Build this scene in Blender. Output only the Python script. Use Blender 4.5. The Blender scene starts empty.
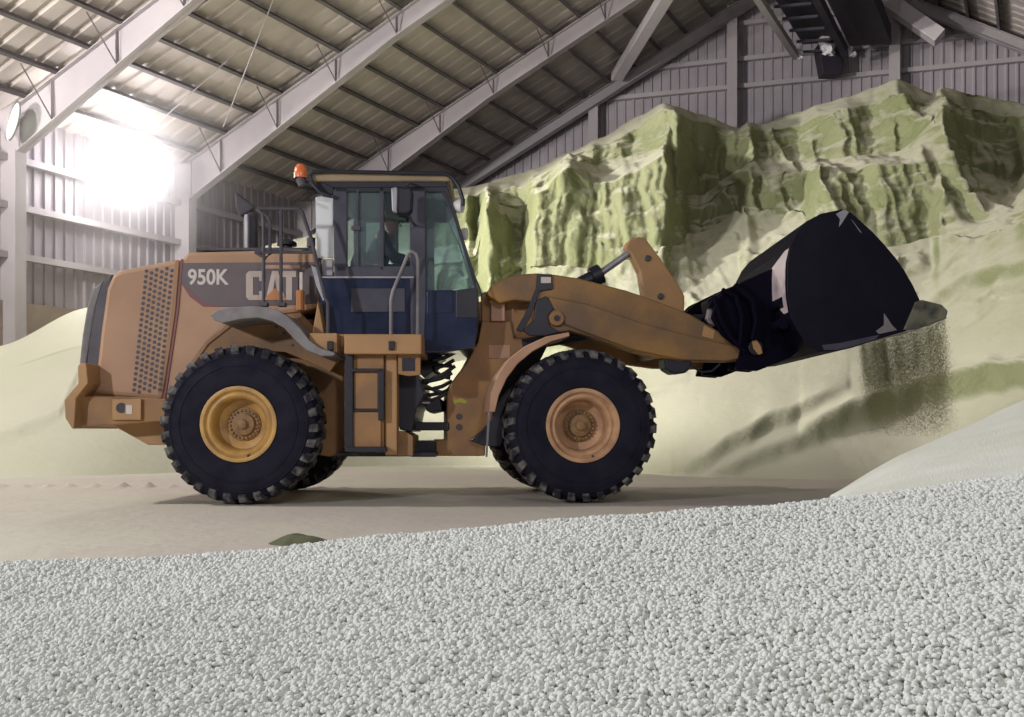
import bpy, bmesh, math, random
import numpy as np
from mathutils import Vector, Matrix, noise
random.seed(4); RNG = np.random.default_rng(4)
C = bpy.context.scene.collection
SC = bpy.context.scene
PI = math.pi

# ------------------------------------------------------------------ camera, sky, lights, exposure
F, CX, HY, HC = 1000.0, 512.0, 430.0, 0.765      # focal length and horizon in photo pixels, eye height in metres
cam_d = bpy.data.cameras.new('camera'); cam = bpy.data.objects.new('camera', cam_d); C.objects.link(cam)
cam.location = (0, 0, HC); cam.rotation_euler = (PI/2, 0, 0)
cam_d.sensor_width = 36; cam_d.lens = 36*F/1024
cam_d.shift_y = (HY-358.5)/1024; cam_d.clip_start = .05; cam_d.clip_end = 300
SC.camera = cam
SC.view_settings.view_transform = 'Standard'; SC.view_settings.look = 'None'
SC.view_settings.exposure = 0.0; SC.view_settings.gamma = 1.0; SC.view_settings.use_curve_mapping = False
w = bpy.data.worlds.new('world'); SC.world = w; w.use_nodes = True
bg = w.node_tree.nodes['Background']; bg.inputs[0].default_value = (.80, .80, 1.0, 1); bg.inputs[1].default_value = .15

def light(name, kind, loc, aim, power, col, size=.5, spread=None):
    d = bpy.data.lights.new(name, kind); d.energy = power; d.color = col
    o = bpy.data.objects.new(name, d); C.objects.link(o); o.location = loc
    if kind == 'AREA':
        d.shape = 'DISK'; d.size = size
        if spread: d.spread = spread
    else:
        d.shadow_soft_size = size
    o.rotation_euler = (Vector(aim)-Vector(loc)).to_track_quat('-Z', 'Y').to_euler()
    return o
LAMP = Vector((-10.35, 26.6, 7.68))               # the bright flood lamp on the left wall
light('wall_lamp_light', 'POINT', LAMP+Vector((.75, -.55, -.05)), (6, 16, 0), 190, (1, .93, .93), .25)
light('added_key_light', 'POINT', (-14, 11.0, 9.6), (3, 14, 0), 5200, (1, .96, .92), .4)  # added key light out of view, for floor and machine
sp = light('added_pile_spot', 'SPOT', (-12.7, 20.6, 8.5), (8.5, 24.0, 4.5), 15500, (1, .95, .90), .3)  # added spot out of view, raking the pile from the left
sp.data.spot_size = math.radians(58); sp.data.spot_blend = .5
up = light('added_up_light', 'SPOT', (-17, 9, 5.2), (1, 29, 14.5), 12000, (1, .95, .93), .6)  # unseen uplight added to brighten the roof
up.data.spot_size = math.radians(66); up.data.spot_blend = .6
light('added_heap_fill', 'AREA', (-7.8, 1.6, 3.9), (3.0, 4.5, .5), 570, (.97, .955, 1), .5)  # unseen side light added to brighten the granule heap
light('added_front_fill', 'AREA', (2.5, -4, 7.0), (0, 14, 2), 330, (1, .95, .95), 1.0)  # unseen fill added behind the camera

# ------------------------------------------------------------------ materials
def ramp(nt, fac, stops):
    r = nt.nodes.new('ShaderNodeValToRGB'); e = r.color_ramp.elements
    while len(e) < len(stops): e.new(.5)
    for i, (p, c) in enumerate(stops): e[i].position = p; e[i].color = (*c, 1)
    nt.links.new(fac, r.inputs[0]); return r.outputs[0]
def mat(name, a, b=None, scale=3, rough=.7, metal=0, bump=0, bscale=40, detail=6, coat=0, lo=.35, hi=.65, spec=.5, stretch=None):
    m = bpy.data.materials.new(name); m.use_nodes = True; nt = m.node_tree
    p = nt.nodes['Principled BSDF']; p.inputs['Roughness'].default_value = rough; p.inputs['Metallic'].default_value = metal
    p.inputs['Specular IOR Level'].default_value = spec; p.inputs['Coat Weight'].default_value = coat
    tc = nt.nodes.new('ShaderNodeTexCoord'); co = tc.outputs['Object']
    if stretch:
        mp = nt.nodes.new('ShaderNodeMapping'); mp.inputs['Scale'].default_value = stretch
        nt.links.new(co, mp.inputs[0]); co = mp.outputs[0]
    if b is None: p.inputs['Base Color'].default_value = (*a, 1)
    else:
        n = nt.nodes.new('ShaderNodeTexNoise'); n.inputs['Scale'].default_value = scale; n.inputs['Detail'].default_value = detail
        nt.links.new(co, n.inputs['Vector'])
        nt.links.new(ramp(nt, n.outputs['Fac'], [(lo, a), (hi, b)]), p.inputs['Base Color'])
    if bump:
        n2 = nt.nodes.new('ShaderNodeTexNoise'); n2.inputs['Scale'].default_value = bscale; n2.inputs['Detail'].default_value = 5
        nt.links.new(co, n2.inputs['Vector'])
        bp = nt.nodes.new('ShaderNodeBump'); bp.inputs['Strength'].default_value = 1; bp.inputs['Distance'].default_value = bump
        nt.links.new(n2.outputs['Fac'], bp.inputs['Height']); nt.links.new(bp.outputs[0], p.inputs['Normal'])
    return m
def emis(name, col, st):
    m = bpy.data.materials.new(name); m.use_nodes = True; nt = m.node_tree; nt.nodes.clear()
    o = nt.nodes.new('ShaderNodeOutputMaterial'); e = nt.nodes.new('ShaderNodeEmission')
    e.inputs[0].default_value = (*col, 1); e.inputs[1].default_value = st; nt.links.new(e.outputs[0], o.inputs[0]); return m
def glassm(name, tint, base, op):
    m = bpy.data.materials.new(name); m.use_nodes = True; nt = m.node_tree; nt.nodes.clear()
    o = nt.nodes.new('ShaderNodeOutputMaterial'); t = nt.nodes.new('ShaderNodeBsdfTransparent'); t.inputs[0].default_value = (*tint, 1)
    g = nt.nodes.new('ShaderNodeBsdfGlossy'); g.inputs['Roughness'].default_value = .06; g.inputs[0].default_value = (.8, .9, .95, 1)
    d = nt.nodes.new('ShaderNodeBsdfDiffuse'); d.inputs[0].default_value = (*base, 1)
    f = nt.nodes.new('ShaderNodeFresnel'); f.inputs[0].default_value = 1.5
    m1 = nt.nodes.new('ShaderNodeMixShader'); m2 = nt.nodes.new('ShaderNodeMixShader'); m2.inputs[0].default_value = op
    nt.links.new(f.outputs[0], m1.inputs[0]); nt.links.new(t.outputs[0], m1.inputs[1]); nt.links.new(g.outputs[0], m1.inputs[2])
    nt.links.new(m1.outputs[0], m2.inputs[1]); nt.links.new(d.outputs[0], m2.inputs[2]); nt.links.new(m2.outputs[0], o.inputs[0]); return m

M = {
 'paint': mat('dusty yellow paint', (.47, .265, .105), (.37, .215, .10), 2.2, .55, 0, .002, 60),
 'hood': mat('dust faded hood paint', (.50, .30, .18), (.41, .245, .145), 1.6, .6, 0, .001, 50),
 'arm': mat('worn brown yellow paint', (.36, .19, .045), (.17, .10, .05), 1.8, .5, 0, .003, 25),
 'tan': mat('dusty tan frame paint', (.36, .19, .07), (.24, .135, .065), 3, .6, 0, .002, 40),
 'pink': mat('dusty pinkish fender', (.52, .31, .20), (.42, .24, .14), 3, .6),
 'rubber': mat('tyre rubber', (.008, .008, .018), (.016, .015, .026), 5, .75, 0, .002, 60, spec=.2),
 'lug': mat('dusty tyre tread', (.014, .013, .020), (.22, .21, .19), 9, .85, 0, .003, 80, lo=.42, hi=.72),
 'rim': mat('yellow rim paint', (.62, .37, .10), (.42, .24, .08), 6, .45),
 'rimf': mat('dusty pink yellow rim paint', (.60, .36, .19), (.40, .22, .12), 6, .5),
 'hub': mat('shaded hub paint', (.33, .19, .07), (.2, .12, .06), 12, .6),  # darker than the rim, standing for shade deep in the wheel
 'black': mat('black paint', (.010, .010, .018), (.018, .018, .028), 4, .45),
 'dark': mat('dark grey paint', (.055, .050, .062), (.085, .078, .09), 5, .55),
 'grey': mat('dusty grey plastic', (.17, .16, .165), (.26, .245, .24), 4, .75),
 'decal': mat('grey brown decal', (.10, .075, .08), (.135, .10, .10), 3, .5),
 'red': mat('faded red decal', (.19, .055, .06), rough=.5),
 'orange': mat('orange decal', (.55, .22, .06), rough=.5),
 'letter': mat('dusty white lettering', (.66, .60, .54), rough=.6),
 'letterp': mat('dusty cream lettering', (.52, .43, .36), (.60, .50, .43), 5, .6),
 'navy': mat('navy glossy cab panel', (.012, .018, .045), (.03, .04, .08), 3, .18, coat=.4),
 'cabframe': mat('grey blue cab frame', (.040, .038, .058), (.062, .06, .085), 4, .5),
 'silver': mat('scuffed grey steel', (.30, .30, .33), (.40, .39, .4), 6, .4, .5),
 'rod': mat('polished rod steel', (.6, .6, .62), rough=.25, metal=1),
 'roofpaint': mat('cream cab roof', (.36, .27, .16), (.30, .23, .14), 4, .6),
 'glass': glassm('tinted green cab glass', (.72, .82, .84), (.36, .42, .42), .18),
 'clear': glassm('clear cab glass', (.85, .9, .92), (.3, .4, .4), .03),
 'glareglass': glassm('glare white rear glass', (.85, .9, .92), (.92, .95, .94), .93),  # near opaque white paints in the pane's bright reflection
 'beacon': mat('orange beacon lens', (.85, .20, .06), rough=.25, coat=.5),
 'white': mat('white plastic', (.8, .8, .82), rough=.4),
 'skin': mat('skin', (.52, .27, .18), rough=.6),
 'jacket': mat('dark navy work jacket', (.018, .02, .035), (.03, .032, .05), 8, .8),
 'cap': mat('pale yellow safety cap', (.62, .58, .36), rough=.5),
 'eye': mat('eye', (.02, .015, .015), rough=.3),
 'seat': mat('black seat fabric', (.02, .02, .026), rough=.9),
 'floor': mat('dusty concrete floor', (.49, .43, .375), (.52, .49, .39), .35, .9, 0, .012, 9, lo=.4, hi=.6),
 'sheet': mat('grey painted wall sheeting', (.40, .365, .385), (.33, .30, .33), .8, .55, 0, 0, 1),
 'roof': mat('roof underside sheeting', (.60, .54, .50), (.48, .43, .405), .7, .6, stretch=(1, 1, 1)),
 'steel': mat('pale grey frame steel', (.46, .425, .435), (.38, .35, .365), .6, .5),
 'litsteel': mat('lit frame steel', (.68, .64, .65), (.60, .56, .57), 1, .5),  # frame steel made lighter, standing for light on the struts
 'purlin': mat('dark purlin steel', (.15, .135, .14), (.11, .10, .105), 1, .6),
 'concrete': mat('tan concrete push wall', (.36, .29, .23), (.28, .23, .19), 1.2, .9, 0, .01, 6),
 'conveyor': mat('dark conveyor steel', (.02, .019, .028), (.035, .033, .045), 2, .6),
 'lampglow': emis('lamp glow', (1, .97, .98), 160),
 'lampdim': emis('small lamp glow', (.95, 1, .84), 1.3),
}
# bucket steel: black, with worn bright patches
def bucket_mat():
    m = mat('black glossy bucket steel', (.006, .005, .012), rough=.5, bump=.004, bscale=7, spec=.03)
    nt = m.node_tree; p = nt.nodes['Principled BSDF']
    tc = nt.nodes.new('ShaderNodeTexCoord'); n = nt.nodes.new('ShaderNodeTexNoise'); n.inputs['Scale'].default_value = 1.7; n.inputs['Detail'].default_value = 7
    nt.links.new(tc.outputs['Object'], n.inputs['Vector'])
    fac = ramp(nt, n.outputs['Fac'], [(.70, (0, 0, 0)), (.74, (1, 1, 1))])
    mx = nt.nodes.new('ShaderNodeMix'); mx.data_type = 'RGBA'; mx.inputs['A'].default_value = (.006, .005, .012, 1); mx.inputs['B'].default_value = (.50, .42, .43, 1)
    nt.links.new(fac, mx.inputs['Factor']); nt.links.new(mx.outputs['Result'], p.inputs['Base Color'])
    return m
M['bucket'] = bucket_mat()
M['dusty'] = mat('dust covered dark steel', (.20, .20, .13), (.05, .05, .04), 6, .8)
M['side'] = mat('black bucket side steel', (.006, .005, .013), (.009, .008, .016), 2, .42, 0, .004, 6, spec=.15)
# fertiliser: yellow green, dusty on top of the loose slopes
def pile_mat():
    m = bpy.data.materials.new('pale green bulk material'); m.use_nodes = True; nt = m.node_tree; p = nt.nodes['Principled BSDF']
    p.inputs['Roughness'].default_value = .95; p.inputs['Specular IOR Level'].default_value = .1
    tc = nt.nodes.new('ShaderNodeTexCoord'); g = nt.nodes.new('ShaderNodeNewGeometry')
    n = nt.nodes.new('ShaderNodeTexNoise'); n.inputs['Scale'].default_value = .45; n.inputs['Detail'].default_value = 7
    nt.links.new(tc.outputs['Object'], n.inputs['Vector'])
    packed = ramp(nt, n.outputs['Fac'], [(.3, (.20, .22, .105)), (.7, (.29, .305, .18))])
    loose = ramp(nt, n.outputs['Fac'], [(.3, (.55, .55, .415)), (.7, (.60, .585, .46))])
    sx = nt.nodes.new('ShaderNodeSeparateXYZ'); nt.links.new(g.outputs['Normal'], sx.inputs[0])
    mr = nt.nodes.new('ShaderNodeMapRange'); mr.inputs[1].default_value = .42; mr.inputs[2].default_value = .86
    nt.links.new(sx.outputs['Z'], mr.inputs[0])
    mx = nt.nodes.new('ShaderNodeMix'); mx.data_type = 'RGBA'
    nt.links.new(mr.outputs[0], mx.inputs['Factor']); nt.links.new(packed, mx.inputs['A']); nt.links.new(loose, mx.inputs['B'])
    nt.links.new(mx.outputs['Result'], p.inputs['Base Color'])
    n2 = nt.nodes.new('ShaderNodeTexNoise'); n2.inputs['Scale'].default_value = 3.5; n2.inputs['Detail'].default_value = 8; n2.inputs['Roughness'].default_value = .62
    nt.links.new(tc.outputs['Object'], n2.inputs['Vector'])
    bp = nt.nodes.new('ShaderNodeBump'); bp.inputs['Strength'].default_value = .8; bp.inputs['Distance'].default_value = .10
    m2 = nt.nodes.new('ShaderNodeMapRange'); m2.inputs[1].default_value = .5; m2.inputs[2].default_value = .8; m2.inputs[3].default_value = .9; m2.inputs[4].default_value = .22
    nt.links.new(sx.outputs['Z'], m2.inputs[0]); nt.links.new(m2.outputs[0], bp.inputs['Strength'])
    nt.links.new(n2.outputs['Fac'], bp.inputs['Height']); nt.links.new(bp.outputs[0], p.inputs['Normal'])
    return m
M['pile'] = pile_mat()
M['granule'] = mat('pale granules', (.66, .67, .65), (.61, .635, .56), 1.2, .85, spec=.2)
M['heap'] = mat('pale granule bed', (.74, .75, .67), (.68, .70, .58), 1.2, .9, 0, .006, 130, spec=.15)
M['fall'] = mat('falling olive granules', (.40, .39, .20), (.48, .46, .26), 3, .95, spec=.1)

# ------------------------------------------------------------------ mesh helpers
class MB:
    def __init__(s): s.v = []; s.f = []; s.mi = []
    def add(s, vs, fs, mi=0):
        o = len(s.v); s.v += [tuple(p) for p in vs]; s.f += [tuple(i+o for i in f) for f in fs]; s.mi += [mi]*len(fs)
    def prism(s, a, b, mi=0):                      # two matching outlines, joined
        n = len(a); s.add(list(a)+list(b), [tuple(range(n))[::-1], tuple(range(n, 2*n))] + [(i, (i+1) % n, n+(i+1) % n, n+i) for i in range(n)], mi)
    def box(s, c, d, mi=0, M4=None):
        x, y, z = (k/2 for k in d)
        ps = [Vector((sx*x, sy*y, sz*z)) for sz in (-1, 1) for sx, sy in ((-1, -1), (1, -1), (1, 1), (-1, 1))]
        ps = [((M4 @ p) if M4 else p)+Vector(c) for p in ps]
        s.prism(ps[:4], ps[4:], mi)
    def tube(s, pts, r, n=10, mi=0, cap=True):
        pts = [Vector(p) for p in pts]; rings = []
        rr = r if isinstance(r, (list, tuple)) else [r]*len(pts)
        up = None
        for i, p in enumerate(pts):
            t = (pts[min(i+1, len(pts)-1)]-pts[max(i-1, 0)]).normalized()
            if up is None:
                up = Vector((0, 0, 1)) if abs(t.z) < .9 else Vector((1, 0, 0))
            a = (up - t*up.dot(t)).normalized(); up = a; b = t.cross(a)
            rings.append([p+(a*math.cos(2*PI*k/n)+b*math.sin(2*PI*k/n))*rr[i] for k in range(n)])
        vs = [q for r_ in rings for q in r_]
        fs = [(i*n+k, i*n+(k+1) % n, (i+1)*n+(k+1) % n, (i+1)*n+k) for i in range(len(pts)-1) for k in range(n)]
        if cap: fs += [tuple(range(n))[::-1], tuple(range((len(pts)-1)*n, len(pts)*n))]
        s.add(vs, fs, mi)
    def bar(s, p, q, wd, hg, mi=0, side=None):      # rectangular bar
        p, q = Vector(p), Vector(q); t = (q-p).normalized()
        sd = Vector(side) if side else (t.cross(Vector((0, 0, 1))) if abs(t.z) < .95 else Vector((1, 0, 0)))
        sd = (sd - t*sd.dot(t)).normalized(); u = t.cross(sd)
        c = [(-1, -1), (1, -1), (1, 1), (-1, 1)]
        s.prism([p+sd*a*wd/2+u*b*hg/2 for a, b in c], [q+sd*a*wd/2+u*b*hg/2 for a, b in c], mi)
    def lathe(s, prof, o, ax, n=48, mi=0, close=False):   # prof: (radius, distance along axis)
        ax = Vector(ax).normalized(); a = ax.orthogonal().normalized(); b = ax.cross(a); o = Vector(o)
        vs = [o+ax*d+(a*math.cos(2*PI*k/n)+b*math.sin(2*PI*k/n))*r for r, d in prof for k in range(n)]
        m = len(prof); rng = range(m if close else m-1)
        fs = [(i*n+k, ((i+1) % m)*n+k, ((i+1) % m)*n+(k+1) % n, i*n+(k+1) % n) for i in rng for k in range(n)]
        s.add(vs, fs, mi)
    def build(s, name, mats, parent=None, smooth=False, bevel=0, seg=2):
        me = bpy.data.meshes.new(name); me.from_pydata(s.v, [], s.f)
        mats = mats if isinstance(mats, (list, tuple)) else [mats]
        for m in mats: me.materials.append(m)
        if len(mats) > 1: me.polygons.foreach_set('material_index', s.mi)
        bm = bmesh.new(); bm.from_mesh(me); bmesh.ops.recalc_face_normals(bm, faces=bm.faces); bm.to_mesh(me); bm.free()
        o = bpy.data.objects.new(name, me); C.objects.link(o)
        if parent: o.parent = parent
        if smooth:
            me.polygons.foreach_set('use_smooth', [True]*len(me.polygons))
            me.set_sharp_from_angle(angle=math.radians(38))
        if bevel:
            b = o.modifiers.new('bevel', 'BEVEL'); b.width = bevel; b.segments = seg; b.limit_method = 'ANGLE'; b.angle_limit = math.radians(30)
        return o
def tag(o, label=None, cat=None, group=None, kind=None):
    if label: o['label'] = label
    if cat: o['category'] = cat
    if group: o['group'] = group
    if kind: o['kind'] = kind
    return o
def empty(name, loc, label, cat, group=None):
    o = bpy.data.objects.new(name, None); C.objects.link(o); o.location = loc; o.empty_display_size = .3
    return tag(o, label, cat, group)
def at(px, py, Y): return Vector(((px-CX)/F*Y, Y, HC+(HY-py)/F*Y))

# ------------------------------------------------------------------ the hall
O = Vector((-11.8, 24.0, 0)); D = Vector((.467, .884, 0)); P = Vector((.9585, -.2851, 0)); TAN = .535
def B(s, t, z): return O+D*s+P*t+Vector((0, 0, z))
RZ0 = 8.78; RIDGE = 15.05; S0, S1 = -9.0, 16.3; TW = -.62
def roofz(t): return RZ0+TAN*t if t <= RIDGE else RZ0+TAN*(2*RIDGE-t)

# floor: gently uneven, tyre track ridge at the left
def floor_h(x, y):
    h = .012*noise.noise((x*.8, y*.8, 1))+.006*noise.noise((x*4, y*4, 2))
    d = min(abs(math.hypot(x+2.5, y-10.4)-0), abs(math.hypot(x-.8, y-10.8)))
    h *= min(1, max(0, (d-.6)/1.0))
    if x < -1.9:
        yr = 13.3+.1*math.sin(x*.7); k = math.exp(-((y-yr)/.09)**2)
        h += k*(.02+.075*max(0, math.sin(x*19+.8*math.sin(x*3)))*(.6+.8*noise.noise((x*1.3, 3, 3))))*min(1, (-1.9-x))
    return h-.006
fl = MB()
xs = np.concatenate([np.linspace(-26, -9.2, 10), np.arange(-9, -1.9, .045), np.arange(-1.9, 8, .085), np.linspace(8.2, 26, 10)])
ys = np.concatenate([np.linspace(-6, 3.8, 8), np.arange(4, 18.6, .075), np.linspace(19, 42, 14)])
fl.v = [(x, y, floor_h(x, y)) for y in ys for x in xs]; nx = len(xs)
fl.f = [(j*nx+i, j*nx+i+1, (j+1)*nx+i+1, (j+1)*nx+i) for j in range(len(ys)-1) for i in range(nx-1)]; fl.mi = [0]*len(fl.f)
tag(fl.build('floor', M['floor'], smooth=True), kind='structure')

def corrugated(pa, pb, zlo, zhi, nrm, pitch=.30, dep=.045):
    """vertical trapezoid ribs between two ground points; zlo/zhi are functions of the distance along"""
    m = MB(); L = (pb-pa).length; d = (pb-pa)/L; n = int(L/pitch); pts = []
    for i in range(n):
        a = i*pitch
        pts += [(a, 0), (a+pitch*.62, 0), (a+pitch*.72, dep), (a+pitch*.9, dep), (a+pitch, 0)]
    vs = []
    for a, o in pts:
        q = pa+d*a+nrm*o; vs += [(q.x, q.y, zlo(a)), (q.x, q.y, zhi(a))]
    m.add(vs, [(2*i, 2*i+2, 2*i+3, 2*i+1) for i in range(len(pts)-1)])
    return m
nl = Vector((D.y, -D.x, 0))
wl = corrugated(B(S0-8, TW, 0), B(S1, TW, 0), lambda a: 3.85, lambda a: roofz(TW)+.1, nl).build('wall_left', M['sheet']); tag(wl, kind='structure')
pw = MB(); pw.prism([B(S0-8, TW-.25, 0), B(S1, TW-.25, 0), B(S1, TW+.12, 0), B(S0-8, TW+.12, 0)], [B(S0-8, TW-.25, 3.9), B(S1, TW-.25, 3.9), B(S1, TW+.12, 3.9), B(S0-8, TW+.12, 3.9)])
tag(pw.build('push_wall', M['concrete'], wl), 'tan concrete push wall below the sheeting')
for z in (5.0, 6.2, 7.35):
    g = MB(); g.bar(B(S0-8, TW+.17, z), B(S1, TW+.17, z), .2, .16); g.build('girt', M['steel'], wl)
ne = -Vector((-P.y, P.x, 0))
we = corrugated(B(S1, TW, 0), B(S1, 2*RIDGE+.6, 0), lambda a: 2, lambda a: roofz(a+TW)+.1, ne, .32, .05).build('wall_back', M['sheet']); tag(we, kind='structure')
def zpix(px, py):                                  # a photo point on the end wall
    k = (px-CX)/F; e = O+D*S1; t = (k*e.y-e.x)/(P.x-k*P.y); return t, HC+(HY-py)/F*(e.y+P.y*t)
for px, py in ((690, 66), (733, 88.5), (700, 30)):
    t, z = zpix(px, py)
    t0 = max(TW+.3, (z-RZ0)/TAN+.3); t1 = min(2*RIDGE-.2, 2*RIDGE-(z-RZ0)/TAN-.3)
    g = MB(); g.bar(B(S1-.12, t0, z), B(S1-.12, t1, z), .22, .15); g.build('girt', M['steel'], we)
for px in (408, 600, 737, 897):
    t, _ = zpix(px, 100); zt = roofz(t)-.15
    g = MB()
    for dt, ds, wt, wd in ((0, -.33, .05, .56), (0, -.07, .34, .04), (0, -.62, .34, .04)):
        g.prism([B(S1+ds-wd/2, t-wt/2, 0), B(S1+ds-wd/2, t+wt/2, 0), B(S1+ds+wd/2, t+wt/2, 0), B(S1+ds+wd/2, t-wt/2, 0)],
                [B(S1+ds-wd/2, t-wt/2, zt), B(S1+ds-wd/2, t+wt/2, zt), B(S1+ds+wd/2, t+wt/2, zt), B(S1+ds+wd/2, t-wt/2, zt)])
    g.build('wall_column', M['steel'], we)
# roof sheeting (ribs run up the slope) and the purlins below it
rf = MB()
for sgn in (0, 1):
    ta, tb = ((TW-.3, RIDGE) if sgn == 0 else (RIDGE, 2*RIDGE+1)); s = S0; pts = []
    while s < S1+.3:
        pts += [(s, 0), (s+.34, 0), (s+.40, .05), (s+.48, .05), (s+.54, 0)]; s += .54
    vs = []
    for s, o in pts: vs += [B(s, ta, roofz(ta)+o+.02), B(s, tb, roofz(tb)+o+.02)]
    rf.add(vs, [(2*i, 2*i+2, 2*i+3, 2*i+1) for i in range(len(pts)-1)])
ceil = rf.build('ceiling', M['roof']); tag(ceil, kind='structure')
TS = [.15+.9*i for i in range(17)]
for t in TS + [2*RIDGE-t for t in TS]:
    p = MB(); z = roofz(t)
    sl = Vector((P.x, P.y, TAN if t < RIDGE else -TAN)).normalized(); nn = sl.cross(D).normalized()
    if nn.z < 0: nn = -nn
    a, b = B(S0, t, z), B(S1-.05, t, z)
    for wd, hg, off, sh in ((.015, .21, -.115, 0), (.09, .015, -.215, .04), (.09, .015, -.015, -.04)):
        p.bar(a+nn*off+sl*sh, b+nn*off+sl*sh, wd, hg, 0, sl)
    p.build('purlin', M['purlin'], ceil)
# portal frames: tapered I section rafters and columns
def ibeam(m, pts_top, pts_bot, wd=.26, th=.03):
    n = len(pts_top)
    for i in range(n-1):
        a, b, c, d = pts_top[i], pts_top[i+1], pts_bot[i+1], pts_bot[i]
        m.prism([a-D*th/2, b-D*th/2, c-D*th/2, d-D*th/2], [a+D*th/2, b+D*th/2, c+D*th/2, d+D*th/2])
        for p, q, s in ((a, b, -1), (d, c, 1)):
            up = Vector((0, 0, th))
            m.prism([p-D*wd/2, q-D*wd/2, q+D*wd/2, p+D*wd/2], [p-D*wd/2+up*s, q-D*wd/2+up*s, q+D*wd/2+up*s, p+D*wd/2+up*s])
def frame(s, label, shallow=False):
    root = empty('portal_frame', B(s, 0, 0), label, 'steel frame', 'portal frames of the hall'); off = -B(s, 0, 0)
    def L(p): return p+off
    drop = .24
    for side in (0, 1):
        def T(t): return t if side == 0 else 2*RIDGE-t
        def Zt(t): return roofz(t)-drop
        dep = (lambda t: .42) if shallow else (lambda t: max(.58, 1.12-.085*t))
        ts = [0, 2.2, 4.5, 6.3, 10.5, RIDGE]
        m = MB(); ibeam(m, [L(B(s, T(t), Zt(t))) for t in ts], [L(B(s, T(t), Zt(t)-dep(t))) for t in ts]); 
        if not shallow:
            for t in np.arange(1.0, RIDGE, 1.8):       # web stiffeners
                for sg in (-1, 1):
                    m.bar(L(B(s+sg*.06, T(t), Zt(t)-.02)), L(B(s+sg*.06, T(t), Zt(t)-dep(t)+.02)), .10, .014, 0, D)
        m.build('rafter', M['steel'], root)
        if not shallow:
            for t in TS[1::2]:
                for sg in (-1, 1):
                    q = MB(); q.tube([L(B(s+sg*.95, T(t), Zt(t)+.05)), L(B(s+sg*.13, T(t), Zt(t)-dep(t)+.03))], .018, 6); q.build('flange_brace', M['purlin'], root)
        c = MB(); zk = Zt(0)-dep(0)
        e = 0 if shallow else .1
        for t, wd, ht in ((-.30, .54, .03), (0, .03, .30), (-.58, .03, .30)):
            tt = T(t)
            c.prism([L(B(s-ht/2, tt-wd/2, 0)), L(B(s-ht/2, tt+wd/2, 0)), L(B(s+ht/2, tt+wd/2, 0)), L(B(s+ht/2, tt-wd/2, 0))],
                    [L(B(s-ht/2, tt-wd/2, roofz(0)-.3 if t else zk+.05)), L(B(s-ht/2, tt+wd/2, roofz(0)-.3 if t else zk+.05)), L(B(s+ht/2, tt+wd/2, roofz(0)-.3 if t else zk+.05)), L(B(s+ht/2, tt-wd/2, roofz(0)-.3 if t else zk+.05))])
        c.build('column', M['steel'], root)
    return root
frame(0, 'pale steel portal frame at the left edge, its rafter crossing the upper left corner')
frame(5.5, 'pale steel portal frame whose haunch stands right of the glowing lamp')
frame(10.9, 'pale steel portal frame whose rafter rises from behind the cab roof')
frame(15.6, 'slim pale steel frame against the end wall above the pile', True)
# sag rods hanging in the roof
for (s, t, s2, t2) in ((2.9, 3.6, 3.2, .4), (2.0, 5.4, 4.8, 1.6)):
    m = MB(); m.tube([B(s, t, roofz(t)-.25), B(s2, t2, roofz(t2)-.45)], .016, 6)
    m.build('sag_rod', M['steel'], ceil)

# flood lamp on the left wall
def flood(name, loc, aim, r, lab, glow, cat='lamp'):
    root = empty(name, loc, lab, cat); ax = (Vector(aim)-Vector(loc)).normalized()
    h = MB(); h.lathe([(0, -.5*r), (.3*r, -.5*r), (.5*r, -.2*r), (r, .25*r), (1.05*r, .25*r), (1.05*r, .32*r), (.97*r, .32*r), (.97*r, .26*r), (0, .1*r)], (0, 0, 0), ax, 32)
    h.build('lamp_housing', M['steel'], root, True)
    g = MB(); g.lathe([(0, .27*r), (.6*r, .275*r), (.96*r, .27*r)], (0, 0, 0), ax, 32); g.build('lens', glow, root, True)
    b = MB(); b.bar((0, 0, 0), -ax*.5*r-P*.5, .06, .03); b.tube([-ax*.5*r, -P*.55+Vector((0, 0, .05))], .03, 8); b.build('bracket', M['dark'], root)
    return root
flood('flood_lamp', LAMP, (-2, 6, 3), .60, 'glowing round flood lamp high on the left wall, brightest light of the hall', M['lampglow'])
flood('flood_lamp', at(7, 119, 23.4), at(7, 119, 23.4)+Vector((1, .3, -.3)), .46, 'dim oval lamp mounted on the frame haunch at the far left edge', M['lampdim'])

# struts and the conveyor gallery under the ridge
def strut(p, q, wd, lab):
    m = MB(); m.bar(p, q, wd, wd*.8); d = (q-p).normalized()
    o = m.build('roof_strut', M['litsteel'], None, bevel=.02); return tag(o, lab, 'strut')
strut(at(616.5, 77, 34.9), at(690, -42, 28.6), .40, 'pale square steel strut rising from the end rafter left of the ridge')
strut(at(940, 38, 31.6), at(820, -45, 33.0), .56, 'pale square steel strut rising from the right rafter below the ridge')
cg = empty('conveyor_gallery', B(14.5, RIDGE-1.2, 12.0), 'dark hanging conveyor gallery under the ridge above the pile', 'conveyor')
off = -cg.location
def dirp(px, py, Y, ds): p = at(px, py, Y); return p+off, p-D*ds+off
for px, py, Y, hg in ((796, 56, 33.0, .22), (846, 54, 32.4, .30)):
    m = MB(); a, b = dirp(px, py, Y, 9); m.bar(a, b, .20, hg); m.build('side_beam', M['steel' if px < 800 else 'conveyor'], cg)
a, b = dirp(803, 52, 33, 9); a2, b2 = dirp(836, 50, 32.6, 9)
for i in range(9):
    m = MB(); m.bar(a.lerp(b, i/9), a2.lerp(b2, i/9), .10, .07); m.build('rung', M['cabframe'], cg)
m = MB(); up = Vector((0, 0, .25)); m.prism([a+up, b+up, b2+up, a2+up], [a+up*1.3, b+up*1.3, b2+up*1.3, a2+up*1.3]); m.build('deck', M['conveyor'], cg)
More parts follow.
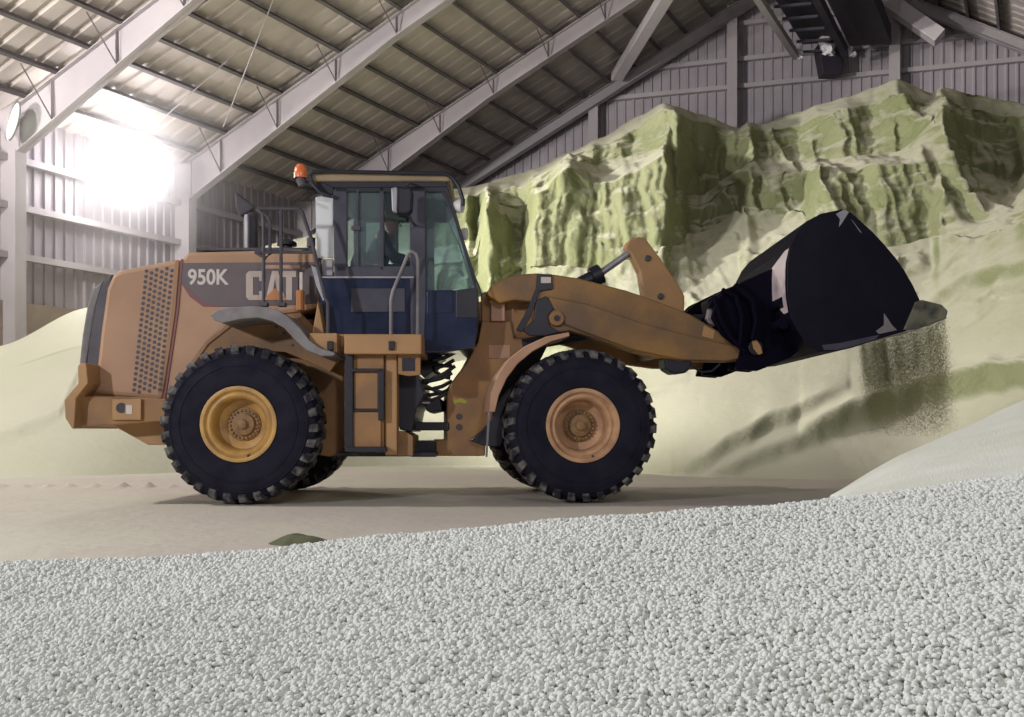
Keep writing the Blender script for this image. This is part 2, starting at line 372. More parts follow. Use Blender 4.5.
a3, b3 = dirp(850, 46, 32.6, 9); a4, b4 = dirp(891, 44, 32.3, 9)
m = MB(); m.prism([a3, b3, b4, a4], [a3+up*2.5, b3+up*2.5, b4+up*2.5, a4+up*2.5]); m.build('trough', M['conveyor'], cg)
m = MB(); q = at(832, 74, 32.9)+off; m.prism([q+Vector((-.3, 0, 0)), q+Vector((.35, 0, 0)), q+Vector((.3, .5, 0)), q+Vector((-.3, .5, 0))], [q+Vector((-.45, 0, 1)), q+Vector((.3, 0, 1)), q+Vector((.3, .6, 1)), q+Vector((-.45, .6, 1))]); m.build('discharge_chute', M['conveyor'], cg, bevel=.03)
def sheet(cx, cy, Y, wpx, hpx, lab):  # white sheets added to stand for bright glints on the gallery
    n = 8; m = MB(); vs = []
    for j in range(n+1):
        for i in range(n+1):
            u, v = i/n-.5, j/n-.5
            q = at(cx+u*wpx*(1-.5*v)+4*v, cy+v*hpx, Y); q.y += .28*noise.noise((u*3+cx, v*3, 5))
            q.x += .12*noise.noise((u*2+cx, v*4, 8)); vs.append(q)
    m.add(vs, [(j*(n+1)+i, j*(n+1)+i+1, (j+1)*(n+1)+i+1, (j+1)*(n+1)+i) for j in range(n) for i in range(n)])
    o = m.build('glint_sheet', M['white'], None, True); s = o.modifiers.new('solid', 'SOLIDIFY'); s.thickness = .012
    return tag(o, lab, 'sheet')
sheet(823, 24, 32.0, 10, 16, 'crumpled white sheet standing for a glint on the gallery, topmost of its row')
sheet(825, 36, 32.2, 9, 10, 'small white sheet standing for a glint in the middle of the row on the gallery')
sheet(828, 49, 32.4, 14, 14, 'white sheet standing for a glint, lowest on the gallery above the dark chute')
sheet(798, 54, 32.9, 6, 11, 'white scrap standing for a glint at the lower end of the left gallery beam')
sheet(850, 52, 32.2, 7, 8, 'white scrap standing for a glint at the lower end of the dark trough')

# ------------------------------------------------------------------ the big pile
def smooth1d(x, xp, fp):
    x = np.asarray(x, float); xp = np.asarray(xp, float); fp = np.asarray(fp, float)
    i = np.clip(np.searchsorted(xp, x)-1, 0, len(xp)-2); t = (x-xp[i])/(xp[i+1]-xp[i]); t = t*t*(3-2*t)*.6+t*.4
    return fp[i]*(1-t)+fp[i+1]*t
#  px    base   y2   y3   y4   y5  crest |  Y2    Y3    Y4    Y5   Y6
CT = [
 (-330, 482,  400, 392, 384, 376, 370,  18.5, 19.0, 19.5, 20.0, 20.6),
 (-120, 480,  392, 384, 376, 370, 364,  19.5, 20.0, 20.5, 21.2, 21.8),
 (0,    478,  368, 362, 356, 351, 346,  21.0, 21.4, 21.9, 22.4, 23.0),
 (85,   476,  345, 335, 325, 316, 308,  21.5, 22.2, 22.9, 23.6, 24.3),
 (180,  472,  330, 315, 300, 288, 276,  23.0, 24.0, 25.0, 25.8, 26.6),
 (290,  468,  315, 290, 272, 255, 240,  24.0, 25.2, 26.4, 27.4, 28.4),
 (380,  466,  308, 275, 252, 225, 212,  25.0, 26.2, 27.4, 28.4, 29.4),
 (455,  466,  302, 262, 245, 197, 189,  25.6, 26.4, 27.6, 28.3, 29.8),
 (474,  466,  298, 255, 240, 196, 186,  26.0, 26.9, 28.0, 28.5, 29.9),
 (488,  466,  292, 200, 194, 188, 183,  25.2, 26.0, 27.3, 28.2, 29.9),
 (500,  466,  284, 215, 208, 192, 178,  25.8, 26.6, 28.2, 28.8, 30.0),
 (520,  467,  270, 225, 210, 190, 174,  26.6, 27.6, 28.6, 29.1, 30.2),
 (536,  467,  266, 196, 188, 181, 168,  25.0, 25.8, 27.4, 28.6, 30.2),
 (570,  468,  268, 168, 160, 155, 152,  24.6, 25.5, 27.6, 28.8, 30.2),
 (600,  470,  268, 184, 166, 146, 138,  24.6, 25.6, 28.6, 29.2, 30.2),
 (640,  473,  262, 170, 154, 128, 116,  24.4, 25.4, 28.8, 29.3, 30.2),
 (664,  475,  252, 156, 148, 112, 103,  24.2, 25.2, 27.6, 28.6, 29.8),
 (674,  476,  246, 200, 190, 116, 106,  25.4, 26.4, 27.2, 28.0, 29.4),
 (700,  477,  232, 205, 195, 122, 114,  26.4, 27.4, 28.2, 28.9, 29.8),
 (738,  478,  212, 178, 170, 134, 128,  26.6, 27.6, 28.4, 29.1, 30.0),
 (748,  478,  214, 172, 164, 128, 123,  26.0, 27.0, 28.0, 28.9, 29.8),
 (760,  478,  212, 176, 160, 132, 125,  26.4, 27.4, 28.6, 29.3, 30.0),
 (800,  479,  214, 172, 158, 126, 112,  25.6, 26.6, 28.0, 28.9, 29.8),
 (818,  479,  224, 168, 156, 116, 105,  23.6, 24.8, 27.2, 28.4, 29.6),
 (850,  479,  244, 170, 156, 108, 96,   23.2, 24.4, 26.8, 27.9, 29.2),
 (872,  479,  250, 166, 155, 104, 88,   23.0, 24.2, 26.6, 28.2, 29.2),
 (897,  479,  246, 164, 152, 96,  79,   22.9, 24.0, 26.4, 27.2, 28.4),
 (932,  479,  238, 160, 118, 104, 93,   22.9, 24.0, 25.6, 27.0, 28.0),
 (942,  480,  236, 152, 112, 100, 87,   22.2, 24.1, 25.3, 26.6, 27.8),
 (975,  482,  238, 170, 140, 110, 95,   21.2, 25.6, 26.6, 27.2, 27.9),
 (1010, 485,  228, 185, 150, 116, 101,  20.2, 25.6, 26.4, 26.9, 27.6),
 (1035, 488,  218, 165, 138, 118, 107,  19.4, 24.8, 25.6, 26.4, 27.2),
 (1120, 494,  200, 150, 130, 115, 105,  17.6, 22.6, 24.0, 25.2, 26.0),
 (1400, 505,  215, 190, 170, 160, 150,  14.5, 18.0, 20.0, 22.0, 24.0),
]
ct = np.array(CT, float)
NX = 900; pxs = np.linspace(-320, 1390, NX)
col = [smooth1d(pxs, ct[:, 0], ct[:, k]) for k in range(1, 12)]
yb, y2, y3, y4, y5, y6, Y2, Y3, Y4, Y5, Y6 = col
Yb = HC*F/(np.convolve(np.pad(yb, 40, mode='edge'), np.hanning(81)/np.hanning(81).sum(), 'valid')-HY)
def zz(y, Y): return HC+(HY-y)/F*Y
rows = [(pxs, Yb-1.5, -.25+0*pxs), (pxs, Yb, 0*pxs-.02)]
# lower slope: slightly concave
zb2 = zz(y2, Y2)
def blur(a, w):
    k = np.hanning(2*w+1); k /= k.sum(); return np.convolve(np.pad(a, w, mode='edge'), k, 'valid')
for k, t, wd in ((.35, .30, 75), (.7, .655, 38)):
    Ys_, zs_ = blur(Y2, wd), blur(zb2, wd); rows.append((pxs, Yb+(Ys_-Yb)*k, zs_*t))
for yy, YY in ((y2, Y2), (y3, Y3), (y4, Y4), (y5, Y5), (y6, Y6)): rows.append((pxs, YY, zz(yy, YY)))
rows.append((pxs, Y6+1.0, rows[-1][2]-.5)); rows.append((pxs, Y6+3.5, rows[-2][2]-2.6))
nsub = [4, 34, 40, 40, 46, 24, 40, 18, 6, 6]
grid = []
for i in range(len(rows)-1):
    for k in range(nsub[i]):
        t = k/nsub[i]; Yk = rows[i][1]*(1-t)+rows[i+1][1]*t; zk = rows[i][2]*(1-t)+rows[i+1][2]*t
        grid.append(np.stack([(pxs-CX)/F*Yk, Yk, zk], 1))
grid.append(np.stack([(pxs-CX)/F*rows[-1][1], rows[-1][1], rows[-1][2]], 1))
G = np.array(grid); NR = len(G); rowid = np.concatenate([np.full(n, i) for i, n in enumerate(nsub)]+[[9]])
G0 = G.copy()
def step(a, b, x): t = min(1, max(0, (x-a)/(b-a))); return t*t*(3-2*t)
SC_ = [((672, 478), (760, 432), (850, 393), .20), ((700, 480), (790, 445), (880, 420), .13), ((-40, 452), (60, 412), (95, 330), .07), ((520, 452), (600, 400), (690, 378), .08), ((900, 330), (960, 285), (1040, 262), .18), ((800, 436), (930, 398), (1080, 366), .42)]  # last scarp added to make a dark wedge by its shaded face
for j in range(NR):
    rw = int(rowid[j])
    cliff = {3: .25, 4: 1, 5: .75, 6: 1, 7: .3}.get(rw, 0); slope = 1 if rw in (2, 3) else (.5 if rw == 1 else 0)
    for i in range(NX):
        x, y, z = G0[j, i]; px = pxs[i]
        wc = cliff*min(1, max(0, (px-400)/60))
        if wc > 0:
            q = x+.25*noise.noise((x*.7, z*.5, 2))
            big = noise.noise((q*.8, 7, z*.10))*.50
            flute = -abs(noise.noise((q*1.7, 3, z*.14)))*.62*(.4+step(-.1, .35, noise.noise((x*.3, 9, z*.2))))+.12
            fine = -abs(noise.noise((q*4.6, 5, z*.45)))*.16+.05
            rk = noise.fractal((x*1.6, y*1.6, z*1.6), .8, 2.1, 5)*.13
            bed = .10*noise.noise((x*.5, 1, z*2.4+.6*noise.noise((x*.4, 2, 2))))
            G[j, i, 1] -= wc*(big+flute+fine+rk+bed)
            G[j, i, 0] += wc*.10*noise.noise((x*2, y*2, z*2+9)); G[j, i, 2] += wc*.13*noise.noise((x*1.7, y*1.7, z*1.7+4))+wc*.05*noise.noise((x*4, y*4, 2))
        if slope:
            lum = max(0, noise.fractal((x*1.3, y*1.3, 4), 1.0, 2.0, 3)-.12)*.36*step(1.9, 3.4, z)*min(1, max(0, (px-430)/60))*(1 if px < 900 else .4)
            rip = .10*noise.noise((x*.25-y*.35, y*.10, 2))+.02*noise.noise((x*1.2, y*.7, 6))
            dz = slope*(lum+rip*min(1, z))
            sy = HY-(z-HC)/y*F
            for (x0, y0), (x1, y1), (x2, y2_), hgt in SC_:
                if x0 < px < x2:
                    ly = np.interp(px, [x0, x1, x2], [y0, y1, y2_])+3.5*noise.noise((px*.05, 3, hgt*9))
                    k = math.sin(PI*(px-x0)/(x2-x0))**.6
                    dz += hgt*k*math.exp(-max(0, ly-sy)/26)*step(ly+11, ly-2, sy)
            G[j, i, 2] += dz
        # the mass lies against the left wall, never through it
        rx, ry = G[j, i, 0]-O.x, G[j, i, 1]-O.y; det = D.x*P.y-D.y*P.x; t = (D.x*ry-D.y*rx)/det
        if t < TW+.22: G[j, i, 0] += P.x*(TW+.22-t); G[j, i, 1] += P.y*(TW+.22-t)
# two long low ridges in the loose slope right of the front wheel, a slide on the left
pm = MB(); pm.v = [tuple(p) for p in G.reshape(-1, 3)]
pm.f = [(j*NX+i, j*NX+i+1, (j+1)*NX+i+1, (j+1)*NX+i) for j in range(NR-1) for i in range(NX-1)]; pm.mi = [0]*len(pm.f)
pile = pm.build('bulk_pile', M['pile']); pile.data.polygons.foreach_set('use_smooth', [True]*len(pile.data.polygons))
tag(pile, 'huge yellow green bulk pile with carved cliffs filling the back of the hall', 'pile')

# ------------------------------------------------------------------ the pale granule heap in front
def heap_z(x, y):
    px = x/max(y, .3)*F+CX
    c = float(np.interp(px, [-300, 0, 300, 560, 820, 1024, 1300], [575, 566, 548, 520, 505, 480, 448]))
    Yc = 3.0; zc = HC-(c-HY)/F*Yc
    zbot = .20+.03*x
    if y <= Yc:
        t = max(0, (y-.9)/(Yc-.9)); z = zbot+(zc-zbot)*(t**1.15)
    else:
        z = zc
        ps = float(np.interp(px, [780, 820, 900, 1024, 1250], [530, 502, 455, 399, 330]))
        lo = zc-(y-Yc)*.42; Ys = 5.6
        zs = HC+(HY-ps)/F*Ys
        hi = zc+(zs-zc)*(y-Yc)/(Ys-Yc) if y < Ys else zs-(y-Ys)*.55
        k = min(1, max(0, (px-770)/60)); z = lo*(1-k)+max(lo, hi)*k
    z += .018*noise.noise((x*1.4, y*1.4, 2))+.006*noise.noise((x*6, y*6, 3))
    return z
hp = MB(); hx = np.linspace(-3.6, 5.4, 230); hyv = np.concatenate([np.linspace(.7, 3.2, 90), np.linspace(3.25, 9, 120)])
hp.v = [(x, y, max(-.08, heap_z(x, y))) for y in hyv for x in hx]; n = len(hx)
hp.f = [(j*n+i, j*n+i+1, (j+1)*n+i+1, (j+1)*n+i) for j in range(len(hyv)-1) for i in range(n-1)]; hp.mi = [0]*len(hp.f)
heap = hp.build('granule_heap', M['heap'], None, True)
tag(heap, 'pale grey granule heap across the foreground, rising to the right', 'heap')
# granules lying on it (stuff): one patch, geometry nodes
def grain_patch():
    m = MB(); ys_ = np.linspace(1.0, 3.12, 80); rowv = []
    for y in ys_:
        for u in np.linspace(-.62, .62, 120):
            x = u*y+.0; m.v.append((x, y, heap_z(x, y)))
    m.f = [(j*120+i, j*120+i+1, (j+1)*120+i+1, (j+1)*120+i) for j in range(79) for i in range(119)]; m.mi = [0]*len(m.f)
    o = m.build('granules', M['granule'], heap)
    ng = bpy.data.node_groups.new('granule scatter', 'GeometryNodeTree')
    ng.interface.new_socket('Geometry', in_out='INPUT', socket_type='NodeSocketGeometry'); ng.interface.new_socket('Geometry', in_out='OUTPUT', socket_type='NodeSocketGeometry')
    N = ng.nodes.new; gi = N('NodeGroupInput'); go = N('NodeGroupOutput')
    dp = N('GeometryNodeDistributePointsOnFaces'); dp.inputs['Density'].default_value = 26000
    ico = N('GeometryNodeMeshIcoSphere'); ico.inputs['Radius'].default_value = .0058; ico.inputs['Subdivisions'].default_value = 2
    sm = N('GeometryNodeSetShadeSmooth'); ip = N('GeometryNodeInstanceOnPoints'); mt = N('GeometryNodeSetMaterial'); mt.inputs['Material'].default_value = M['granule']
    rv = N('FunctionNodeRandomValue'); rv.data_type = 'FLOAT_VECTOR'; rv.inputs[0].default_value = (.6, .6, .6); rv.inputs[1].default_value = (1.35, 1.25, 1.2)
    rr = N('FunctionNodeRandomValue'); rr.data_type = 'FLOAT_VECTOR'; rr.inputs[1].default_value = (6.28, 6.28, 6.28)
    off = N('GeometryNodeSetPosition'); ro = N('FunctionNodeRandomValue'); ro.data_type = 'FLOAT_VECTOR'; ro.inputs[0].default_value = (0, 0, -.008); ro.inputs[1].default_value = (0, 0, .008)
    l = ng.links.new
    l(gi.outputs[0], dp.inputs['Mesh']); l(dp.outputs['Points'], off.inputs['Geometry']); l(ro.outputs[0], off.inputs['Offset']); l(off.outputs[0], ip.inputs['Points'])
    l(ico.outputs['Mesh'], sm.inputs['Geometry']); l(sm.outputs[0], mt.inputs['Geometry']); l(mt.outputs[0], ip.inputs['Instance'])
    l(rv.outputs[0], ip.inputs['Scale']); l(rr.outputs[0], ip.inputs['Rotation']); l(ip.outputs[0], go.inputs[0])
    mod = o.modifiers.new('granules', 'NODES'); mod.node_group = ng
    tag(o, kind='stuff'); return o
grain_patch()
# little dark mound on the floor in front of the rear wheel
q = at(300, 541, 6.9)
mm = MB(); vs = []
for j in range(15):
    for i in range(21):
        a, b = (i-10)/10, (j-7)/7; r = math.hypot(a, b)
        h = max(0, 1-r*r)**1.2*.06*(1+.5*noise.noise((a*2, b*2, 1)))
        vs.append((a*.21, b*.22, h-.004))
mm.add(vs, [(j*21+i, j*21+i+1, (j+1)*21+i+1, (j+1)*21+i) for j in range(14) for i in range(20)])
o = mm.build('spill_mound', mat('dark olive clump', (.075, .085, .04), (.13, .14, .07), 8, .95), None, True); o.location = (q.x, q.y, -.008); tag(o, 'small olive green spill mound on the floor behind the foreground heap', 'mound')

# ------------------------------------------------------------------ the wheel loader
H = Vector((-1.145, 11.639, 0)); TH = {'r': math.radians(1.0), 'f': math.radians(6.0), 'b': 0.0}
root = empty('wheel_loader', H, 'dusty yellow articulated wheel loader with raised black bucket on the hall floor', 'wheel loader')
def W(fr, u, v, z):                                # frame coordinates -> loader coordinates
    c, s = math.cos(TH[fr]), math.sin(TH[fr]); return Vector((u*c-v*s, u*s+v*c, z))
def UZ(fr, px, py, v):                             # where the sight line of a photo point meets the lengthwise plane at v
    c, s = math.cos(TH[fr]), math.sin(TH[fr]); k = (px-CX)/F
    u = (k*(H.y+v*c)-H.x+v*s)/(c-k*s); Y = H.y+u*s+v*c
    return u, HC+(HY-py)/F*Y
def Q(fr, px, py, v, dv=0): u, z = UZ(fr, px, py, v); return W(fr, u, v+dv, z)
def slab(m, fr, poly, v0, v1, mi=0, mirror=False):
    uz = [UZ(fr, x, y, v0) for x, y in poly]
    m.prism([W(fr, u, v0, z) for u, z in uz], [W(fr, u, v1, z) for u, z in uz], mi)
    if mirror: m.prism([W(fr, u, -v0, z) for u, z in uz], [W(fr, u, -v1, z) for u, z in uz], mi)
def part(name, mt, fr, poly, v0, v1, par=None, bevel=.012, smooth=False, mirror=False, label=None):
    m = MB(); slab(m, fr, poly, v0, v1, 0, mirror); o = m.build(name, mt, par or root, smooth, bevel)
    if label: o['label'] = label
    return o
def rect(a, b, c, d): return [(a, b), (c, b), (c, d), (a, d)]
def rail(name, mt, fr, pts, v, r=.02, par=None):
    m = MB(); P3 = []
    for p in pts: P3.append(Q(fr, p[0], p[1], p[2] if len(p) > 2 else v))
    m.tube(P3, r, 8); return m.build(name, mt, par or root, True)

# wheels
def wheel(fr, u, v, R, rimmat, out):
    """out = -1: outer face towards the camera side"""
    ax = W(fr, 0, out, 0); c = W(fr, u, v, R); HW = .30; rc = R-.034
    m = MB()
    prof = [(.375, .25), (.40, .285), (.47, .30), (.56, .305), (.63, .30), (.69, .285), (.735, .262), (rc-.015, .235), (rc, .19), (rc+.004, 0)]
    prof = prof+[(r, -d) for r, d in prof[-2::-1]]
    m.lathe(prof, c, ax, 72, 0)
    for r, d in ((.60, .302), (.70, .282)):        # moulding rings on the sidewall
        m.lathe([(r-.012, d-.002), (r-.006, d+.008), (r+.006, d+.007), (r+.012, d-.004)], c, ax, 72, 0)
    a = ax.orthogonal().normalized(); b = ax.cross(a)
    if abs(a.z) < abs(b.z): a, b = b, a
    N = 30
    for side in (1, -1):
        for k in range(N):
            th0 = 2*PI*(k+(.5 if side < 0 else 0))/N
            def pt(th, r, d): return c+ax*d*side+(a*math.cos(th)+b*math.sin(th))*r
            # lug runs diagonally from the centre of the tread to the shoulder and down the sidewall
            secs = [(-.02, R-.004, rc-.02, .10, .0), (.10, R, rc-.02, .10, .05), (.20, R-.004, rc-.03, .11, .08), (.265, R-.022, rc-.06, .115, .10), (.290, R-.075, R-.13, .10, .115)]
            rings = []
            for d, ro, ri, wd, sk in secs:
                hw = wd*.55
                din = d-.03 if d > .25 else d
                rings.append([pt(th0+sk-hw, ri, din), pt(th0+sk+hw, ri, din), pt(th0+sk+hw*.82, ro, d), pt(th0+sk-hw*.82, ro, d)])
            vs = [p for r_ in rings for p in r_]
            fs = [(i*4+q_, i*4+(q_+1) % 4, i*4+4+(q_+1) % 4, i*4+4+q_) for i in range(4) for q_ in range(4)]+[(3, 2, 1, 0), (16, 17, 18, 19)]
            m.add(vs, fs, 1)
    t = m.build('tyre', [M['rubber'], M['lug']], root, True)
    r = MB()
    r.lathe([(.372, .245), (.392, .275), (.390, .297), (.372, .303), (.352, .298), (.338, .275), (.330, .262), (.318, .270), (.300, .272), (.285, .262), (.270, .235), (.262, .16), (.255, .06), (.17, .035), (.165, .03), (.0, .03)], c, ax, 64)
    r.build('wheel_rim', rimmat, t, True)
    h = MB(); h.lathe([(.175, .03), (.172, .055), (.12, .062), (.115, .10), (.085, .112), (.05, .114), (.048, .15), (.03, .16), (0, .16)], c, ax, 40)
    for k in range(22):
        th = 2*PI*k/22; p = c+(a*math.cos(th)+b*math.sin(th))*.146
        h.tube([p+ax*.05, p+ax*.085], .013, 6)
    h.build('wheel_hub', M['hub'], t, True)
    v_ = MB(); p = c+(a*.30+b*.14)*1.0; v_.tube([p+ax*.24, p+ax*.30+b*.02], .012, 6); v_.build('valve', M['dark'], t)
    return t
UR, UF = -1.675, 1.75
wheel('r', UR, -1.11, .825, M['rim'], -1); wheel('r', UR, 1.11, .825, M['rim'], 1)
wheel('f', UF, -1.11, .812, M['rimf'], -1); wheel('f', UF, 1.11, .812, M['rimf'], 1)
for fr, u, z in (('r', UR, .825), ('f', UF, .812)):
    m = MB(); m.tube([W(fr, u, -.84, z), W(fr, u, -.5, z), W(fr, u, -.3, z), W(fr, u, .3, z), W(fr, u, .5, z), W(fr, u, .84, z)], [.17, .17, .24, .24, .17, .17], 16)
    m.build('axle', M['tan'], root, True)

# engine enclosure
HV = -.78
hood = part('hood', M['hood'], 'r', [(181, 259), (186, 252), (300, 249), (315, 252), (320, 282), (322, 306), (300, 312), (262, 317), (232, 326), (208, 345), (192, 368), (180, 400), (164, 400), (172, 345), (177, 310)], HV, -HV, bevel=.045)
rear = part('rear_enclosure', M['hood'], 'r', [(112, 274), (120, 270), (180, 258), (176, 310), (171, 345), (162, 400), (93, 394), (100, 330), (106, 288)], HV+.004, -HV-.004, bevel=.05)
part('seam', M['red'], 'r', [(181, 259), (183, 259), (178.5, 310), (173.5, 345), (165, 400), (163, 400), (171.5, 345), (176.5, 310)], HV-.004, HV+.01, hood, 0, label='dark red seam strip')
part('grille_frame', M['dark'], 'r', [(103, 282), (112, 274), (106, 310), (101, 345), (96, 388), (84, 388), (89, 345), (95, 308)], HV+.02, -HV-.02, bevel=.01)
part('radiator_grille', M['grey'], 'r', [(93, 288), (103, 280), (95, 308), (89, 345), (84.5, 372), (78, 372), (82, 335), (87, 305)], HV+.05, -HV-.05, bevel=.02, label='pale dusty grille on the tail')
# perforated vent: hexagonal dark holes in staggered columns
m = MB()
for r_ in range(23):
    for c_ in range(6):
        t = r_/22; y = 271+t*119+(2.6 if c_ % 2 else 0); x0 = 146.5-12.5*t-1.2*math.sin(t*PI)*0; x = x0+c_*5.1
        if y > 393 or y < 270: continue
        u, z = UZ('r', x, y-c_*.6, HV); ring = lambda dv, k_: [W('r', u+k_*.021*math.cos(PI/3*q_), HV+dv, z+k_*.021*math.sin(PI/3*q_)) for q_ in range(6)]
        m.prism(ring(-.003, 1), ring(.02, .9))
m.build('vent_holes', M['dark'], rear)
# counterweight
part('counterweight', M['paint'], 'r', [(77.5, 366), (80, 363), (86, 363), (88, 383), (76, 398), (74, 428), (72, 429), (65, 418), (64, 400), (78, 383)], -1.12, 1.12, bevel=.02)
cw = part('rear_bumper_beam', M['tan'], 'r', [(74, 400), (82, 396), (140, 397), (166, 399), (166, 421), (74, 427)], -.95, .95, bevel=.015)
part('beam_block', M['paint'], 'r', rect(112, 399, 141, 420), -1.0, -.95, cw, .008)
m = MB(); m.tube([Q('r', 121.5, 408, -1.012), Q('r', 121.5, 408, -.98)], .055, 20); m.build('tow_hole', M['dark'], cw, True)
part('tail_light', M['letter'], 'r', rect(126, 405, 132, 414), -1.006, -1.0, cw, .002)
part('tail_body', M['tan'], 'r', [(90, 385), (150, 388), (166, 392), (166, 402), (84, 402)], -.74, .74)
part('belly_guard', M['paint'], 'r', [(108, 423), (166, 421), (185, 445), (148, 445)], -.55, .55)
# rear chassis
part('rear_frame', M['tan'], 'r', [(150, 396), (182, 372), (200, 345), (240, 322), (320, 318), (344, 345), (344, 450), (330, 457), (300, 452), (190, 440), (160, 430)], -.5, .5, bevel=.02)
part('fender_panel', M['tan'], 'r', [(182, 398), (192, 368), (208, 345), (232, 326), (262, 317), (300, 312), (326, 340), (345, 350), (330, 372), (318, 366), (285, 352), (240, 350), (205, 372), (190, 400)], -.74, -.66, bevel=.008)
for x, y in ((284, 333), (292, 345), (276, 327), (314, 341)):
    m = MB(); p = Q('r', x, y, -.75); m.tube([p, p+W('r', 0, .03, 0)], .016, 8); m.build('bolt', M['dark'], root, True)
fen = [(210, 315), (218, 309), (234, 307), (252, 306), (266, 307), (278, 310), (290, 318), (300, 328), (309, 340), (320, 348), (335, 352.5), (334, 356), (321, 356), (306, 350), (294, 339), (284, 328), (272, 321), (258, 317.5), (240, 319), (222, 323), (214, 320)]
part('rear_fender', M['grey'], 'r', fen, -1.38, -.76, bevel=.01, smooth=True); 
m = MB(); uz = [UZ('r', x, y, -1.38) for x, y in fen]; m.prism([W('r', u, 1.38, z) for u, z in uz], [W('r', u, .76, z) for u, z in uz]); m.build('rear_fender', M['grey'], root, True, .01)
# decal panel with writing
DV = HV-.006
dec = part('decal_panel', M['decal'], 'r', [(183, 263), (320, 262), (321, 303), (297, 305), (230, 307), (203, 306), (190, 297), (181, 283)], DV, HV+.01, hood, .004)
part('decal_stripe', M['red'], 'r', [(181, 283), (190, 297), (203, 306.5), (222, 306.8), (203, 302), (186, 287)], DV-.003, DV+.002, hood, 0, label='red sweep below the lettering')
part('hood_slot', M['pink'], 'r', rect(262, 265, 300, 268.5), DV-.003, DV+.002, hood, .001)
def lettering(name, txt, x0, x1, y0, y1, v, mt, par, bold=.0):
    cu = bpy.data.curves.new('t', 'FONT'); cu.body = txt; cu.offset = bold; cu.extrude = .02; cu.resolution_u = 6
    o = bpy.data.objects.new('t', cu); C.objects.link(o)
    dg = bpy.context.evaluated_depsgraph_get(); me = bpy.data.meshes.new_from_object(o.evaluated_get(dg)); bpy.data.objects.remove(o)
    vs = np.array([p.co[:] for p in me.vertices]); lo, hi = vs.min(0), vs.max(0)
    u0, z0 = UZ('r', x0, y1, v); u1, z1 = UZ('r', x1, y0, v)
    me.vertices.foreach_set('co', np.array([W('r', u0+(p[0]-lo[0])/(hi[0]-lo[0])*(u1-u0), v-.004*(p[2] > 0), z0+(p[1]-lo[1])/(hi[1]-lo[1])*(z1-z0))[:] for p in vs]).ravel())
    me.materials.append(mt); ob = bpy.data.objects.new(name, me); C.objects.link(ob); ob.parent = par; return ob
lettering('model_number', '950K', 188, 229, 269, 285, DV, M['letter'], hood, .025)
LV = DV-.002
def glyph(name, polys, mt, v=LV):
    m = MB()
    for pl in polys: slab(m, 'r', pl, v-.004, v)
    return m.build(name, mt, hood)
# heavy block letters with clipped corners
glyph('logo_letter', [[(249, 271), (262, 271), (265, 274), (265, 281), (259, 281), (259, 277), (253, 277), (253, 295), (259, 295), (259, 291), (265, 291), (265, 297), (262, 300), (249, 300), (246, 297), (246, 274)]], M['letterp'])
glyph('logo_letter', [[(272, 271), (278, 271), (285, 300), (278.5, 300), (277, 291), (275, 279), (273, 291), (271.5, 300), (265.5, 300)]], M['letterp'])
glyph('logo_letter', [[(281, 271), (296, 271), (296, 277), (292, 277), (292, 300), (286, 300), (286, 277), (281, 277)]], M['letterp'])
tri = glyph('logo_triangle', [[(275, 288), (287.5, 300), (262.5, 300)]], M['orange'], LV-.004); tri['label'] = 'orange triangle under the logo letter'
# hood top fittings
part('hood_ridge', M['dark'], 'r', rect(196, 247.5, 312, 250.5), -.7, .7, hood, .005)
m = MB(); p = Q('r', 251, 250, -.1); m.tube([p, p+Vector((0, 0, .42))], .085, 20); m.build('exhaust_stack', M['dark'], root, True)
part('exhaust_outlet', M['dark'], 'r', [(234.5, 191), (238, 193), (255, 207), (249, 212), (240, 216), (235.5, 208)], -.2, 0, None, .02)
m = MB(); p = Q('r', 247, 250, -.22); m.tube([p, p+Vector((0, 0, .40))], .03, 10); m.build('heat_shield', M['silver'], root, True)
m = MB(); p = Q('r', 287, 250, -.1); m.lathe([(0, .12), (.06, .118), (.11, .085), (.115, .05), (.06, .04), (.05, -.02), (0, -.02)], p, (0, 0, 1), 24); m.build('air_precleaner', M['black'], root, True)
m = MB(); p = Q('r', 311, 247, -.3); m.tube([p, p+Vector((0, 0, .10))], .05, 12); m.build('filler_cap', M['dark'], root, True)
# hand rails beside the hood
RV = -1.25
hr = rail('handrail', M['dark'], 'r', [(257, 208.5), (298, 208.5), (302, 212), (311, 238), (318, 268), (325, 297), (328, 303), (328, 346)], RV)
for pts in ([(257, 208.5), (262, 213), (263.5, 222), (263.5, 304)], [(281, 209), (281, 304)], [(255, 252), (316, 252)], [(262, 213), (267, 216), (270, 222), (270, 254), (266, 258), (255, 252)]):
    rail('rail_post', M['dark'], 'r', pts, RV, .018, hr)
part('rail_bracket', M['dark'], 'r', rect(277, 302, 285, 306), RV-.05, RV+.05, hr, .004); part('rail_bracket', M['dark'], 'r', rect(259, 302, 267, 306), RV-.05, RV+.05, hr, .004)
part('rail_flange', M['silver'], 'r', [(311, 265), (317, 268), (327, 298), (323, 301), (316, 285)], RV+.01, RV+.05, hr, .004)
part('marker_light', M['letter'], 'r', rect(299.5, 272, 302.5, 290), -.95, -.9, hood, .004)
part('side_post', M['orange'], 'r', rect(296, 290, 303, 310), -.98, -.88, hood, .006)
